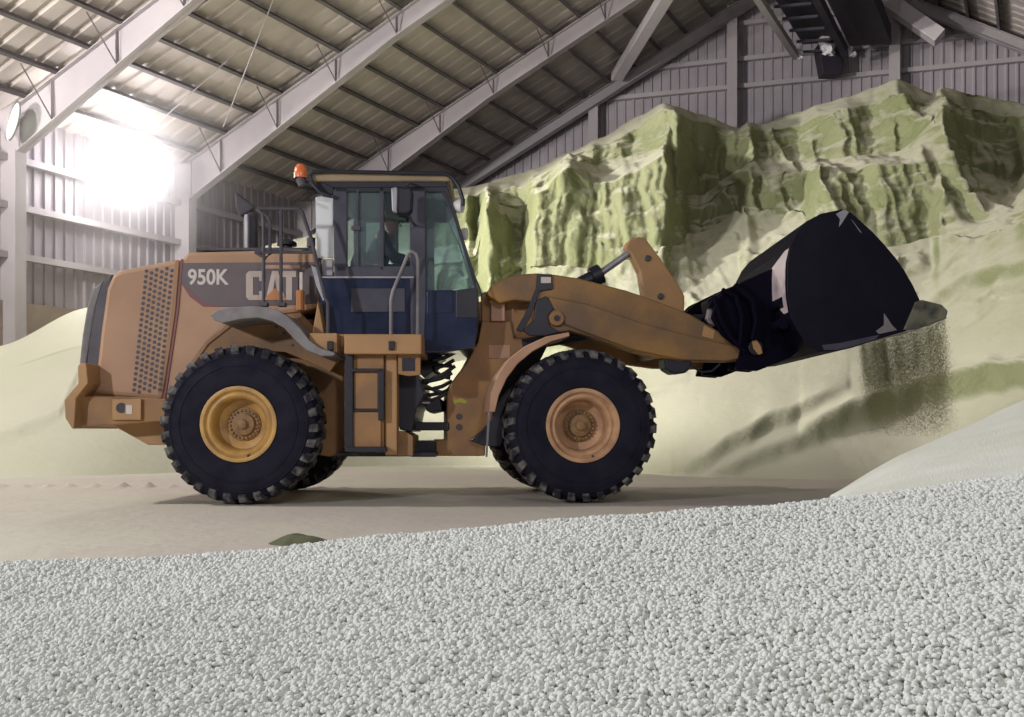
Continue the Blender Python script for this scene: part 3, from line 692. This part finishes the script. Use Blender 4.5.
# cab
CV = -.80
cab = part('cab_body', M['navy'], 'r', [(324, 277), (416, 276), (424, 290), (455, 290), (478, 291), (478, 330), (474, 348), (440, 353), (420, 353), (330, 350), (318, 300), (320, 283)], CV, -CV, bevel=.02)
def both(name, mt, poly, v0=CV-.01, v1=CV+.06, bevel=.008):
    part(name, mt, 'r', poly, v0, v1, cab, bevel)
    uz = [UZ('r', x, y, v0) for x, y in poly]; m = MB(); m.prism([W('r', u, -v0, z) for u, z in uz], [W('r', u, -v1, z) for u, z in uz]); m.build(name, mt, cab, False, bevel)
both('cab_pillar', M['cabframe'], [(333, 190), (341, 182), (347, 182), (347, 278), (334, 278)])
both('cab_pillar', M['cabframe'], rect(379.5, 186, 384, 270))
both('cab_pillar', M['cabframe'], [(409, 186), (425, 186), (426, 300), (424, 348), (411, 348)])
both('cab_header', M['black'], [(335, 181), (446, 181), (449, 192), (335, 192)])
both('window_sill', M['cabframe'], rect(336, 266, 412, 277.5))
both('cab_pillar', M['black'], [(440, 190), (447, 190), (456, 213), (465, 243), (478, 290), (478, 318), (456, 318), (456, 290), (474, 288), (462, 245), (453, 216)], CV-.005, CV+.03)
part('sill_trim', M['silver'], 'r', rect(318, 276.2, 414, 278.2), CV-.025, CV, cab, .003)
part('access_panel', M['cabframe'], 'r', rect(351, 288, 405, 312), CV-.012, CV, cab, .01)
part('lower_glass', M['navy'], 'r', [(427, 290), (453, 290), (453, 312), (427, 314)], CV-.012, CV, cab, .01)
part('window_divider', M['dark'], 'r', rect(356.5, 190, 358.5, 267), CV-.012, CV+.01, cab, .003)
m = MB(); p = Q('r', 356, 228, CV-.02); m.box(p, (.10, .03, .05)); m.build('window_latch', M['dark'], cab, False, .006)
part('rear_glass', M['glareglass'], 'r', [(315.5, 197), (333, 195), (333, 258), (316.5, 258)], -.62, -.60, cab, .002, label='pale rear pane, lamp reflection painted white')
part('rear_louver', M['silver'], 'r', [(321, 259), (333, 259), (333, 276), (322, 276)], -.70, -.64, cab, .01)
for nm, poly in (('window_pane', rect(347, 190, 380, 267)), ('window_pane', rect(384, 190, 410, 267)), ('window_pane', [(425, 191), (441, 191), (454, 217), (463, 246), (475, 289), (425, 291)])):
    part(nm, M['clear'] if poly[0][0] == 384 else M['glass'], 'r', poly, CV+.02, CV+.026, cab, 0)
    uz = [UZ('r', x, y, CV+.02) for x, y in poly]; m = MB(); m.prism([W('r', u, .78, z) for u, z in uz], [W('r', u, .774, z) for u, z in uz]); m.build(nm, M['glass'], cab)
m = MB(); pts = [UZ('r', x, y, CV) for x, y in ((441, 191), (454, 217), (463, 246), (475, 289))]
for (u0, z0), (u1, z1) in zip(pts[:-1], pts[1:]):
    m.prism([W('r', u0, -.76, z0), W('r', u1, -.76, z1), W('r', u1, .76, z1), W('r', u0, .76, z0)], [W('r', u0+.006, -.76, z0), W('r', u1+.006, -.76, z1), W('r', u1+.006, .76, z1), W('r', u0+.006, .76, z0)])
m.build('windscreen', M['glass'], cab)
rfp = part('cab_roof', M['roofpaint'], 'r', [(312, 181), (313, 175), (320, 173), (442, 173), (452, 176), (450, 181)], CV-.06, -CV+.06, cab, .02)
part('roof_underside', M['black'], 'r', [(320, 181), (448, 181), (447, 187), (335, 188)], CV-.02, -CV+.02, cab, .01)
rail('roof_visor', M['black'], 'r', [(331, 196), (320, 192), (312, 183), (310, 175), (313, 172), (330, 171.5), (445, 173.5), (453, 178), (459, 187), (463, 200), (463, 206)], CV-.10, .022, cab)
part('rear_visor', M['black'], 'r', [(311, 176), (318, 181), (334, 184), (333, 195), (320, 193), (313, 185)], CV, CV+.3, cab, .01)
rail('wiper_hose', M['black'], 'r', [(447, 190), (455, 213), (464, 243), (474, 275), (480, 290), (482, 300)], CV-.03, .010, cab)
for v in (-.78, .78):
    m = MB(); p = Q('r', 459, 206, -.78); p += W('r', 0, v+.78, 0); m.lathe([(0, -.05), (.05, -.05), (.075, 0), (.075, .04), (0, .05)], p, W('r', 1, -.3, -.1), 20); m.build('work_light', M['white'], cab, True)
bm_ = MB(); p = Q('r', 300.5, 178, -.85); bm_.tube([p+Vector((.03, 0, -.08)), p], .05, 14); bm_.tube([p+Vector((.03, 0, -.02)), p+Vector((.22, .05, -.02))], .015, 6); bc = bm_.build('beacon_base', M['dark'], cab, True)
m = MB(); m.lathe([(.065, 0), (.07, .05), (.062, .11), (.035, .145), (0, .15)], p, (0, 0, 1), 20); o = m.build('beacon', M['beacon'], cab, True); o['label'] = 'orange rotating beacon'
mi = part('wing_mirror', M['black'], 'r', [(392, 187), (396, 185.5), (411, 187), (413, 192), (412, 211), (408, 214), (394, 213), (391.5, 208)], -1.22, -1.10, cab, .03)
part('mirror_glass', M['silver'], 'r', [(391, 188), (396, 186.5), (397.5, 188), (397, 213), (392, 211)], -1.25, -1.16, cab, .02)
rail('mirror_arm', M['dark'], 'r', [(404, 188, -1.15), (410, 183, -1.0), (420, 187, -.8)], 0, .014, cab)
rail('mirror_arm', M['dark'], 'r', [(408, 212, -1.15), (412, 222, -1.0), (416, 226, -.8)], 0, .014, cab)
gr = rail('grab_rail', M['grey'], 'r', [(391, 346), (391, 300), (393, 291), (405, 262), (408, 254), (412, 251.5), (416, 254), (418, 260), (418, 300), (417.5, 335)], -1.02, .019)
# interior
part('operator_seat', M['seat'], 'r', [(350, 318), (350, 262), (356, 245), (362, 245), (366, 272), (392, 276), (394, 290), (390, 318)], -.28, .28, cab, .04)
m = MB(); p = Q('r', 424, 262, 0); rg = [p+W('r', .10*math.sin(a_)*-.5, .19*math.cos(a_), .16*math.sin(a_)) for a_ in np.linspace(0, 2*PI, 25)]; m.tube(rg, .014, 8); m.tube([p, Q('r', 432, 292, 0)], .03, 8)
for a_ in (0, 2.1, 4.2): m.tube([p, p+W('r', -.05*math.sin(a_), .19*math.cos(a_), .16*math.sin(a_))], .010, 6)
m.build('steering_wheel', M['black'], cab, True)
# deck, steps, tank
part('deck', M['paint'], 'r', rect(344, 334, 421.5, 354), -1.32, 1.32, bevel=.012)
part('deck_bracket', M['paint'], 'r', [(309, 333), (337, 333), (337, 352.5), (324, 353), (309, 341)], -1.28, -.7, bevel=.01)
part('deck_side', M['paint'], 'r', [(318, 300), (324, 334), (346, 334), (346, 352), (336, 352), (312, 334)], -1.0, -.75, bevel=.01)
for x in (391.5, 330): part('rail_foot', M['black'], 'r', rect(x-3, 341, x+3, 350), -1.35, -1.30, None, .006)
tk = part('fuel_tank', M['tan'], 'r', rect(346, 354, 384, 449), -1.18, -.5, bevel=.015)
part('step_frame', M['black'], 'r', rect(344.5, 354, 353, 450), -1.24, -1.15, tk, .008); part('step_frame', M['black'], 'r', [(378, 369), (384, 369), (384, 420), (378, 420)], -1.24, -1.15, tk, .006)
part('step_frame', M['black'], 'r', rect(352, 368.5, 383, 372), -1.24, -1.15, tk, .004); part('step_frame', M['black'], 'r', rect(352, 409.5, 380, 411.5), -1.22, -1.15, tk, .002)
part('step', M['black'], 'r', rect(345, 447, 386, 452), -1.28, -1.0, tk, .006)
part('step_plate', M['tan'], 'r', rect(354, 372, 378, 409), -1.20, -1.17, tk, .008); part('step_plate', M['tan'], 'r', rect(350, 412, 381, 447), -1.21, -1.17, tk, .008)
part('support_post', M['paint'], 'r', rect(385, 354, 397, 455), -1.14, -.9, bevel=.012)
part('battery_box', M['tan'], 'r', [(398, 354), (420.5, 354), (420.5, 375), (408, 376), (398, 374)], -1.2, -1.16, bevel=.006)
part('box_recess', M['black'], 'r', rect(402, 358, 415, 371), -1.206, -1.16, None, .002)
part('mounting_plate', M['tan'], 'r', [(385, 431), (404, 431), (413, 436), (413, 456), (385, 456)], -1.0, -.2, bevel=.008)
part('skid_plate', M['black'], 'r', rect(336, 452.5, 436, 456.5), -.9, .2, bevel=.004)
part('hydraulic_valve_block', M['black'], 'r', [(397, 374), (418, 374), (424, 395), (416, 410), (412, 432), (400, 430), (397, 420)], -.9, .4, bevel=.01)
# articulation joint and hoses
part('hitch_plate', M['black'], 'r', rect(410, 422, 449, 430.5), -.5, .5, bevel=.01); part('hitch_plate', M['black'], 'r', rect(411, 441, 436, 457), -.5, .5, bevel=.01)
part('hitch_block', M['black'], 'r', [(424, 399), (440, 398), (442, 410), (430, 413), (426, 410)], -.4, .4, bevel=.01)
m = MB(); m.tube([Q('r', 398, 402, -.6), Q('r', 430, 402.5, -.6)], .016, 8); m.build('steering_rod', M['rod'], root, True)
part('hitch_head', M['black'], 'r', [(420, 352), (452, 350), (440, 358), (432, 372), (424, 378), (418, 372)], -.35, .4, bevel=.01)
for i, (a_, mid, b_) in enumerate((((408, 376), (430, 381), (452, 373)), ((410, 382), (432, 389), (452, 381)), ((406, 390), (430, 395), (453, 388)), ((412, 368), (428, 362), (452, 366)), ((404, 396), (422, 384), (448, 394)), ((415, 356), (434, 360), (456, 352)), ((420, 384), (434, 378), (455, 366)), ((418, 400), (432, 400), (450, 390)), ((410, 364), (436, 368), (454, 360)), ((424, 352), (436, 372), (450, 378)))):
    rail('hydraulic_hose', M['black'], 'r', [(a_[0], a_[1], -.45+.05*i), ((a_[0]+mid[0])/2, (a_[1]+mid[1])/2+1.5, -.45+.05*i), (mid[0], mid[1], -.4), ((b_[0]+mid[0])/2, (b_[1]+mid[1])/2+1.5, -.38), (b_[0], b_[1], -.36)], 0, .022)
# front frame
FV = -.52
ff = part('front_frame', M['tan'], 'f', [(482, 321), (511, 321), (514, 338), (550, 338), (524, 352), (505, 375), (497, 398), (492, 420), (483, 430), (470, 441), (486, 441), (485, 456), (436, 456), (436, 440), (447, 440), (447, 395), (450, 385), (466, 364), (478, 342)], FV, -FV, bevel=.015)
m = MB(); slab(m, 'f', [(482, 322), (481, 293), (492, 290), (512, 292), (550, 283), (566, 300), (572, 332), (552, 339), (512, 338), (508, 324)], FV+.04, FV+.12, 0, True); m.build('loader_tower', M['tan'], root, False, .012)
part('tower_cover', M['pink'], 'f', rect(491, 294, 505, 321), FV-.05, FV+.05, ff, .008)
for x, y in ((459, 416.5), (459, 427)):
    m = MB(); p = Q('f', x, y, FV-.012); m.tube([p, p+W('f', 0, .03, 0)], .035, 14); m.build('hinge_bolt', M['dark'], ff, True)
part('maker_plate', M['pink'], 'f', rect(489, 345, 510, 358), FV-.006, FV, ff, .002)
part('paint_mark', mat('yellow green marking', (.36, .38, .05), rough=.7), 'f', [(453, 399), (456, 400), (461, 398), (467, 401), (466, 403.5), (459, 402), (454, 404)], FV-.004, FV, ff, 0)
ffe = [(489, 412), (491, 393), (498, 374), (509, 359), (525, 346), (546, 336.5), (569, 332), (570, 336), (551, 341.5), (533, 351), (518, 363.5), (507, 378), (499, 395), (495, 412)]
part('front_fender', M['pink'], 'f', ffe, -1.36, -.62, bevel=.008, smooth=True)
m = MB(); uz = [UZ('f', x, y, -1.36) for x, y in ffe]; m.prism([W('f', u, 1.36, z) for u, z in uz], [W('f', u, .62, z) for u, z in uz]); m.build('front_fender', M['pink'], root, True, .008)
part('mud_flap', M['grey'], 'f', [(488, 412), (490.5, 412), (487.5, 457), (485.8, 457)], -1.34, -1.28, bevel=.003)
part('arch_shade_panel', M['black'], 'f', [(497, 398), (492, 420), (483, 430), (471, 441), (486, 446), (500, 446), (520, 400), (548, 345), (524, 352), (505, 375)], -.64, -.53, bevel=.004)  # added black panel stands for the shade inside the wheel arch
# lift arms
armp = [(486, 294), (490, 287), (497, 282), (509, 276), (522, 274), (537, 273), (555, 274.5), (578, 278), (600, 283.6), (625, 290), (646, 297), (668, 305), (690, 314), (712, 327), (735, 341), (755, 354), (753, 360), (727, 362), (682, 361), (655, 357), (633, 352), (610, 344), (591, 337), (570, 331), (556, 333), (545, 331), (538, 320), (533, 302), (515, 300), (500, 303)]
AV = -.74
arm = part('lift_arm', M['arm'], 'f', armp, AV, AV+.16, bevel=.02)
uz = [UZ('f', x, y, AV) for x, y in armp]; m = MB(); m.prism([W('f', u, -AV, z) for u, z in uz], [W('f', u, -AV-.16, z) for u, z in uz]); m.build('lift_arm', M['arm'], root, False, .02)
part('arm_stiffener', M['arm'], 'f', [(548, 296), (585, 303), (640, 322), (700, 338), (737, 346), (754, 356), (727, 361), (682, 360), (633, 350), (592, 335), (566, 325), (556, 312)], AV-.035, AV, arm, .03)
part('wear_plate', M['paint'], 'f', [(704, 325), (715, 331), (713, 339), (702, 336)], AV-.006, AV, arm, .002)
m = MB(); p = Q('f', 557, 318, AV-.06); m.tube([p, p+W('f', 0, .1, 0)], .085, 24); o = m.build('pivot_boss', M['tan'], arm, True, .01)
m = MB(); p = Q('f', 557, 318, AV-.075); m.tube([p, p+W('f', 0, .05, 0)], .032, 16); m.build('pivot_pin', M['black'], arm, True)
part('pivot_guard', M['black'], 'f', [(536, 300), (546, 296), (556, 306), (548, 316), (550, 326), (560, 332), (545, 336), (530, 336), (522, 330), (534, 320)], AV-.02, AV+.02, arm, .008)
part('hose_bracket', M['black'], 'f', [(537, 274), (552, 274), (553, 289), (540, 291), (531, 316), (522, 332), (516, 330), (527, 310), (536, 288)], AV-.03, AV, arm, .006)
part('reflector', M['letter'], 'f', rect(541, 277, 551, 283), AV-.036, AV-.028, arm, .002)
m = MB(); m.tube([Q('f', 522, 345, -.5), Q('f', 600, 332, -.42)], .07, 14); m.build('lift_cylinder', M['black'], root, True)
m = MB(); m.tube([Q('f', 668, 345, AV+.1), W('f', *(lambda a_: (a_[0], -AV-.1, a_[1]))(UZ('f', 668, 345, AV+.1)))], .11, 20); m.build('cross_tube', M['arm'], root, True)
rail('arm_hose', M['black'], 'f', [(690, 362), (694, 368), (702, 372), (712, 371), (720, 364)], AV+.02, .012)
part('arm_stop', M['black'], 'f', [(664, 358), (692, 360), (691, 368), (686, 373), (674, 374), (666, 369)], AV+.02, AV+.3, None, .02)
part('bell_crank', M['paint'], 'f', [(626, 246), (630, 239), (639, 236.5), (645.6, 238), (659, 256), (679, 285), (685, 296), (684, 316), (670, 330), (652, 320), (645, 300), (640, 271.5), (631, 253)], -.11, .11, bevel=.02)
for x, y in ((648, 258), (661, 296)):
    m = MB(); p = Q('f', x, y, -.14); m.tube([p, p+W('f', 0, .28, 0)], .036, 16); m.build('crank_pin', M['dark'], root, True, .008)
m = MB(); m.tube([Q('f', 545, 302, 0), Q('f', 600, 274, 0)], .085, 16); m.tube([Q('f', 592, 278, 0), Q('f', 601, 273.5, 0)], .12, 16); o = m.build('tilt_cylinder', M['black'], root, True)
m = MB(); m.tube([Q('f', 598, 275, 0), Q('f', 632, 251, 0)], .042, 12); m.build('cylinder_rod', M['silver'], o, True)
m = MB(); m.bar(Q('f', 670, 322, 0), Q('f', 722, 318, 0), .14, .12); m.build('tilt_link', M['black'], root, False, .02)
# bucket
BV = -.95; FVB = 1.65
side = [(843.5, 209), (852, 213), (862, 222), (873, 232), (885, 245), (896, 258), (905, 271), (913, 285), (920, 300), (922, 312), (912, 329), (879, 339), (853, 347.5), (838, 351), (821, 352), (812, 348), (804, 340), (797, 330), (791, 318), (787.5, 300), (787, 280), (787.5, 262), (790.5, 246), (797, 233), (807, 221), (821, 213.5)]
suz = [UZ('b', x, y, BV) for x, y in side]
bk = None
m = MB()
m.prism([W('b', u, BV, z) for u, z in suz], [W('b', u, BV+.035, z) for u, z in suz]); bk = m.build('bucket_side', M['side'], root, False, .008)
m = MB(); m.prism([W('b', u, FVB-.035, z) for u, z in suz], [W('b', u, FVB, z) for u, z in suz]); m.build('bucket_side', M['side'], root, False, .008)
for pl, mt_ in (([(836, 214), (844, 209.5), (849, 212), (842, 223), (839, 227), (840, 219)], 'silver'), ([(851, 219), (853, 221), (862, 233), (860, 232)], 'grey'),
        ([(884, 313), (892, 325), (897, 330), (879, 334), (876, 331), (884, 325)], 'grey'), ([(822, 345), (840, 343), (868, 337), (879, 335), (876, 339), (852, 346.5), (836, 350), (824, 350)], 'cabframe')):
    m = MB(); slab(m, 'b', pl, BV-.004, BV); m.build('scuff_mark', M[mt_], bk)
# wrapper: floor, heel, back and top lip between the side plates
wr = [UZ('b', x, y, BV) for x, y in [(926, 325), (912, 329), (879, 339), (853, 347.5), (838, 351), (821, 352), (812, 348), (804, 340), (797, 330), (791, 318), (787.5, 300), (787, 280), (787.5, 262), (790.5, 246), (797, 233), (807, 221), (821, 213.5), (843, 209)]]
cu, cz = np.mean([p[0] for p in suz]), np.mean([p[1] for p in suz])
inn = [(u+(cu-u)*.05, z+(cz-z)*.05) for u, z in wr]
m = MB(); NV = 24
for i in range(len(wr)-1):
    q4 = [wr[i], wr[i+1], inn[i+1], inn[i]]
    m.prism([W('b', u, BV+.01, z) for u, z in q4], [W('b', u, FVB-.01, z) for u, z in q4])
m.build('bucket_shell', M['bucket'], root, True)
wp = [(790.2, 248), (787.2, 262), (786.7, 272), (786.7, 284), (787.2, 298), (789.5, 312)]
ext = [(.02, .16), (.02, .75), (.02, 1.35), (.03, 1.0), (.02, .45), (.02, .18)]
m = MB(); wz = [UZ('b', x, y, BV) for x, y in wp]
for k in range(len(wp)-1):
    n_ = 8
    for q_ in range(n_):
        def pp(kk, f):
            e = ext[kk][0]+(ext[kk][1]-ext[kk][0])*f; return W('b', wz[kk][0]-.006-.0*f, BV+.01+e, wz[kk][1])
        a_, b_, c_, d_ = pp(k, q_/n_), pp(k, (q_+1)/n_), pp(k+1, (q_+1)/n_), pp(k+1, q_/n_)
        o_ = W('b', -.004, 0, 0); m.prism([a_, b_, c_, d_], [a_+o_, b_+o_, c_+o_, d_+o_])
m.build('lit_worn_patch', mat('lit worn steel', (.60, .50, .50), (.30, .26, .28), 5, .5, .2, lo=.5, hi=.75), bk)['label'] = 'worn steel patch with painted lamp light on the bucket back'  # worn steel, with light on the bucket back put into its colour
ce = [UZ('b', x, y, BV) for x, y in [(903, 330), (915, 302), (921, 300), (941, 305), (947, 311), (945, 318.5), (915, 329)]]
for v0, v1 in ((BV-.03, BV+.05), (FVB-.03, FVB+.05)):
    m = MB(); m.prism([W('b', u, v0, z) for u, z in ce], [W('b', u, v1, z) for u, z in ce]); m.build('corner_bit', M['dusty'], bk, False, .01)
ce = [UZ('b', x, y, BV) for x, y in [(905, 329), (946, 315), (947, 318.5), (908, 333)]]
m = MB(); m.prism([W('b', u, BV, z) for u, z in ce], [W('b', u, FVB, z) for u, z in ce]); m.build('cutting_edge', M['silver'], root, False, .006)
# hinge plates, back ribs
hp_ = [(716, 300), (728, 289), (757, 275), (789, 262), (792, 310), (806, 345), (790, 358), (757, 371), (735, 369), (740, 350), (722, 335), (712, 318)]
huz = [UZ('f', x, y, -.78) for x, y in hp_]
for v0, v1 in ((-.80, -.72), (-.56, -.48), (.48, .56), (.72, .80)):
    m = MB(); m.prism([W('f', u, v0, z) for u, z in huz], [W('f', u, v1, z) for u, z in huz]); m.build('hinge_plate', M['bucket'], root, False, .015)
for v in (-.9,):
    m = MB(); p = Q('f', 756, 347.5, -.84); m.tube([p, p+W('f', 0, .36, 0)], .085, 20); m.build('bucket_pin', M['black'], root, True, .008)
    part('pin_lock', M['paint'], 'f', [(752, 341), (757, 340), (761, 346), (763, 353), (759, 355), (754, 349)], -.862, -.84, None, .008)
for y0 in (300, 322):
    m = MB(); a_ = UZ('b', 788, y0, BV); m.tube([W('b', a_[0], BV+.15, a_[1]), W('b', a_[0], FVB-.15, a_[1])], .06, 12); m.build('back_rib', M['bucket'], root, True)
part('link_bracket', M['bucket'], 'f', [(708, 300), (725, 290), (775, 280), (780, 330), (740, 335), (712, 325)], -.16, .16, None, .02)
for k, pts in enumerate(([(714, 296), (720, 318), (730, 336), (745, 352)], [(722, 290), (736, 296), (742, 318), (740, 345)], [(735, 284), (752, 300), (756, 322), (752, 340)])):
    rail('bucket_hose', M['bucket'], 'f', [(x, y, -.86-.02*k) for x, y in pts], 0, .03)

# ------------------------------------------------------------------ material running off the cutting edge
def stream():
    n = 380000; u_tip, z_tip = UZ('b', 947, 317, BV)
    v = RNG.uniform(BV, FVB, n); vt = np.linspace(BV, FVB, 2000); dens = np.interp(v, vt, [.40+.65*noise.noise((x*4, 1, 1))+.75*noise.noise((x*13, 4, 1)) for x in vt]); t = RNG.uniform(0, 1, n)**.75; keep = RNG.uniform(0, 1, n) < np.clip(dens, .06, 1)*(1-t**1.6)
    v = v[keep]; t = t[keep]; n = len(v); drop = t*1.3
    jit = RNG.normal(0, 1, (n, 2))
    u = u_tip-.03+jit[:, 0]*(.02+.05*t)+.10*t; z = z_tip-drop; v = v*(1-.12*t)+jit[:, 1]*.012-.02
    c, s = math.cos(TH['b']), math.sin(TH['b'])
    ctr = np.stack([H.x+u*c-v*s, H.y+u*s+v*c, z], 1)
    r = RNG.uniform(.0017, .0028, n)
    tet = np.array([(1, 1, 1), (1, -1, -1), (-1, 1, -1), (-1, -1, 1)])
    vs = (ctr[:, None, :]+tet[None]*r[:, None, None]).reshape(-1, 3)
    f0 = np.array([(0, 1, 2), (0, 3, 1), (0, 2, 3), (1, 3, 2)])
    fs = (f0[None]+4*np.arange(n)[:, None, None]).reshape(-1, 3)
    me = bpy.data.meshes.new('falling_granules'); me.vertices.add(len(vs)); me.vertices.foreach_set('co', vs.ravel())
    me.loops.add(fs.size); me.loops.foreach_set('vertex_index', fs.ravel().astype(np.int32)); me.polygons.add(len(fs)); me.polygons.foreach_set('loop_start', np.arange(0, fs.size, 3, dtype=np.int32)); me.update(calc_edges=True)
    me.materials.append(M['fall']); o = bpy.data.objects.new('falling_granules', me); C.objects.link(o)
    tag(o, 'curtain of olive granules pouring off the edge of the raised bucket', 'falling granules', kind='stuff')
stream()

# ------------------------------------------------------------------ the operator in the cab
def person():
    hd = Q('r', 391, 224, 0)+H; base = Q('r', 372, 283, 0)+H
    rt = empty('person', base, 'person in dark jacket and pale cap, seated behind the wheel in the loader cab', 'person')
    X = W('r', 1, 0, 0); Yv = W('r', 0, 1, 0); Zv = Vector((0, 0, 1)); hl = hd-base
    def skin(name, pts, edges, mt, sub=2):
        me = bpy.data.meshes.new(name); me.from_pydata([p for p, r in pts], edges, []); me.materials.append(mt)
        o = bpy.data.objects.new(name, me); C.objects.link(o); o.parent = rt
        sk = o.modifiers.new('skin', 'SKIN'); sk.use_smooth_shade = True
        for i, (p, r) in enumerate(pts): me.skin_vertices[0].data[i].radius = (r, r)
        me.skin_vertices[0].data[0].use_root = True
        s = o.modifiers.new('sub', 'SUBSURF'); s.levels = sub; s.render_levels = sub; return o
    pel = Zv*.10; ch = hl*.55+Zv*.05; nk = hl-Zv*.16-X*.01
    pts = [(pel, .13), (pel*.5+ch*.5, .13), (ch, .145), (nk-Zv*.03, .065), (nk+Zv*.03, .055), (hl-Zv*.06+X*.025, .072), (hl+X*.01, .092), (hl+Zv*.07, .07)]
    ed = [(0, 1), (1, 2), (2, 3), (3, 4), (4, 5), (5, 6), (6, 7)]
    jk = [(pel, .15), (pel*.5+ch*.5, .15), (ch, .165), (nk-Zv*.04, .075)]; je = [(0, 1), (1, 2), (2, 3)]
    for sd in (-1, 1):
        sh = ch+Yv*sd*.19+Zv*.10; el = sh+X*.14-Zv*.25+Yv*sd*.05; wr_ = Q('r', 416, 262, 0)+H-base+Yv*sd*.16-X*.04; hn = wr_+X*.06+Zv*.01
        i = len(pts); pts += [(sh, .055), (el, .042), (wr_, .028), (hn, .034)]; ed += [(2, i), (i, i+1), (i+1, i+2), (i+2, i+3)]
        for k in range(4):
            f0 = hn+X*.035+Zv*(.027-.018*k); f1 = f0+X*.035-Yv*sd*.012; f2 = f1-Yv*sd*.03-X*.012+Zv*-.004
            j = len(pts); pts += [(f0, .0095), (f1, .009), (f2, .008)]; ed += [(i+3, j), (j, j+1), (j+1, j+2)]
        j = len(pts); t0 = hn+Zv*.03-Yv*sd*.015; pts += [(t0, .011), (t0+X*.03+Zv*.012-Yv*sd*.02, .009)]; ed += [(i+3, j), (j, j+1)]
        i = len(jk); jk += [(sh, .075), (el, .058), (wr_-X*.03, .045)]; je += [(2, i), (i, i+1), (i+1, i+2)]
        hp1 = pel+Yv*sd*.10; kn = hp1+X*.42+Zv*.04; an = kn+X*.10-Zv*.40; toe = an+X*.16-Zv*.04
        i = len(pts); pts += [(hp1, .085), (kn, .062), (an, .042), (toe, .035)]; ed += [(0, i), (i, i+1), (i+1, i+2), (i+2, i+3)]
    skin('body', pts, ed, M['skin']); skin('jacket', jk, je, M['jacket'])
    tr = [(pel-Zv*.02, .15)]; te = []
    for sd in (-1, 1):
        hp1 = pel+Yv*sd*.10; kn = hp1+X*.42+Zv*.04; an = kn+X*.10-Zv*.40; i = len(tr); tr += [(hp1, .10), (kn, .078), (an, .06)]; te += [(0, i), (i, i+1), (i+1, i+2)]
    skin('trousers', tr, te, M['jacket'])
    m = MB(); m.lathe([(0, .105), (.05, .10), (.085, .07), (.098, .02), (.10, -.01), (.092, -.01)], hl+Zv*.06-X*.005, Zv+X*.08, 24)
    b0 = hl+Zv*.06; m.prism([b0+X*.06-Yv*.075, b0+X*.17-Yv*.05-Zv*.015, b0+X*.17+Yv*.05-Zv*.015, b0+X*.06+Yv*.075], [b0+X*.06-Yv*.075+Zv*.012, b0+X*.17-Yv*.05-Zv*.003, b0+X*.17+Yv*.05-Zv*.003, b0+X*.06+Yv*.075+Zv*.012])
    m.build('cap', M['cap'], rt, True)
    m = MB(); nb = hl+X*.098-Zv*.005; m.prism([nb-Yv*.012-Zv*.03, nb+Yv*.012-Zv*.03, nb+Zv*.02], [nb+X*.03-Yv*.008-Zv*.028, nb+X*.03+Yv*.008-Zv*.028, nb+X*.004+Zv*.02]); m.build('nose', M['skin'], rt, True)
    m = MB()
    for sd in (-1, 1): m.lathe([(0, .012), (.009, .008), (.012, 0), (0, -.002)], hl+X*.088+Yv*sd*.032+Zv*.018, X, 10)
    m.build('eyes', M['eye'], rt, True)
    m = MB(); m.box(hl+X*.098-Zv*.062, (.012, .05, .010)); m.build('mouth', M['red'], rt, True, .004)
    for sd in (-1, 1):
        m = MB(); m.lathe([(.012, -.006), (.03, 0), (.034, .008), (.024, .012), (0, .006)], hl+Yv*sd*.092-X*.008, Yv*sd, 14); m.build('ear', M['skin'], rt, True)
person()

# ------------------------------------------------------------------ haze ball added to make the bloom of the wall lamp
def dust():  # scattering ball that stands in for the lamp's bloom
    m = MB(); R = 5.0
    n = 16; prof = [(R*math.sin(PI*k/n), -R*math.cos(PI*k/n)) for k in range(n+1)]
    m.lathe(prof, (0, 0, 0), (0, 0, 1), 28)
    mt = bpy.data.materials.new('lamp bloom haze'); mt.use_nodes = True; nt = mt.node_tree; nt.nodes.clear()
    o = nt.nodes.new('ShaderNodeOutputMaterial'); v = nt.nodes.new('ShaderNodeVolumeScatter'); v.inputs['Color'].default_value = (1, .97, .98, 1); v.inputs['Anisotropy'].default_value = .2
    tc = nt.nodes.new('ShaderNodeTexCoord'); mp = nt.nodes.new('ShaderNodeMapping'); mp.inputs['Scale'].default_value = (1/R, 1/R, 1/R)
    g = nt.nodes.new('ShaderNodeTexGradient'); g.gradient_type = 'SPHERICAL'; mu = nt.nodes.new('ShaderNodeMath'); mu.operation = 'POWER'; mu.inputs[1].default_value = 3.6
    m2 = nt.nodes.new('ShaderNodeMath'); m2.operation = 'MULTIPLY'; m2.inputs[1].default_value = .30
    l = nt.links.new
    l(tc.outputs['Object'], mp.inputs[0]); l(mp.outputs[0], g.inputs[0]); l(g.outputs['Fac'], mu.inputs[0]); l(mu.outputs[0], m2.inputs[0]); l(m2.outputs[0], v.inputs['Density']); l(v.outputs[0], o.inputs['Volume'])
    ob = m.build('bloom_haze', mt); ob.location = LAMP+Vector((.5, -.4, 0))
    tag(ob, 'added haze ball making the bloom around the flood lamp on the left wall', 'haze', kind='stuff')
dust()
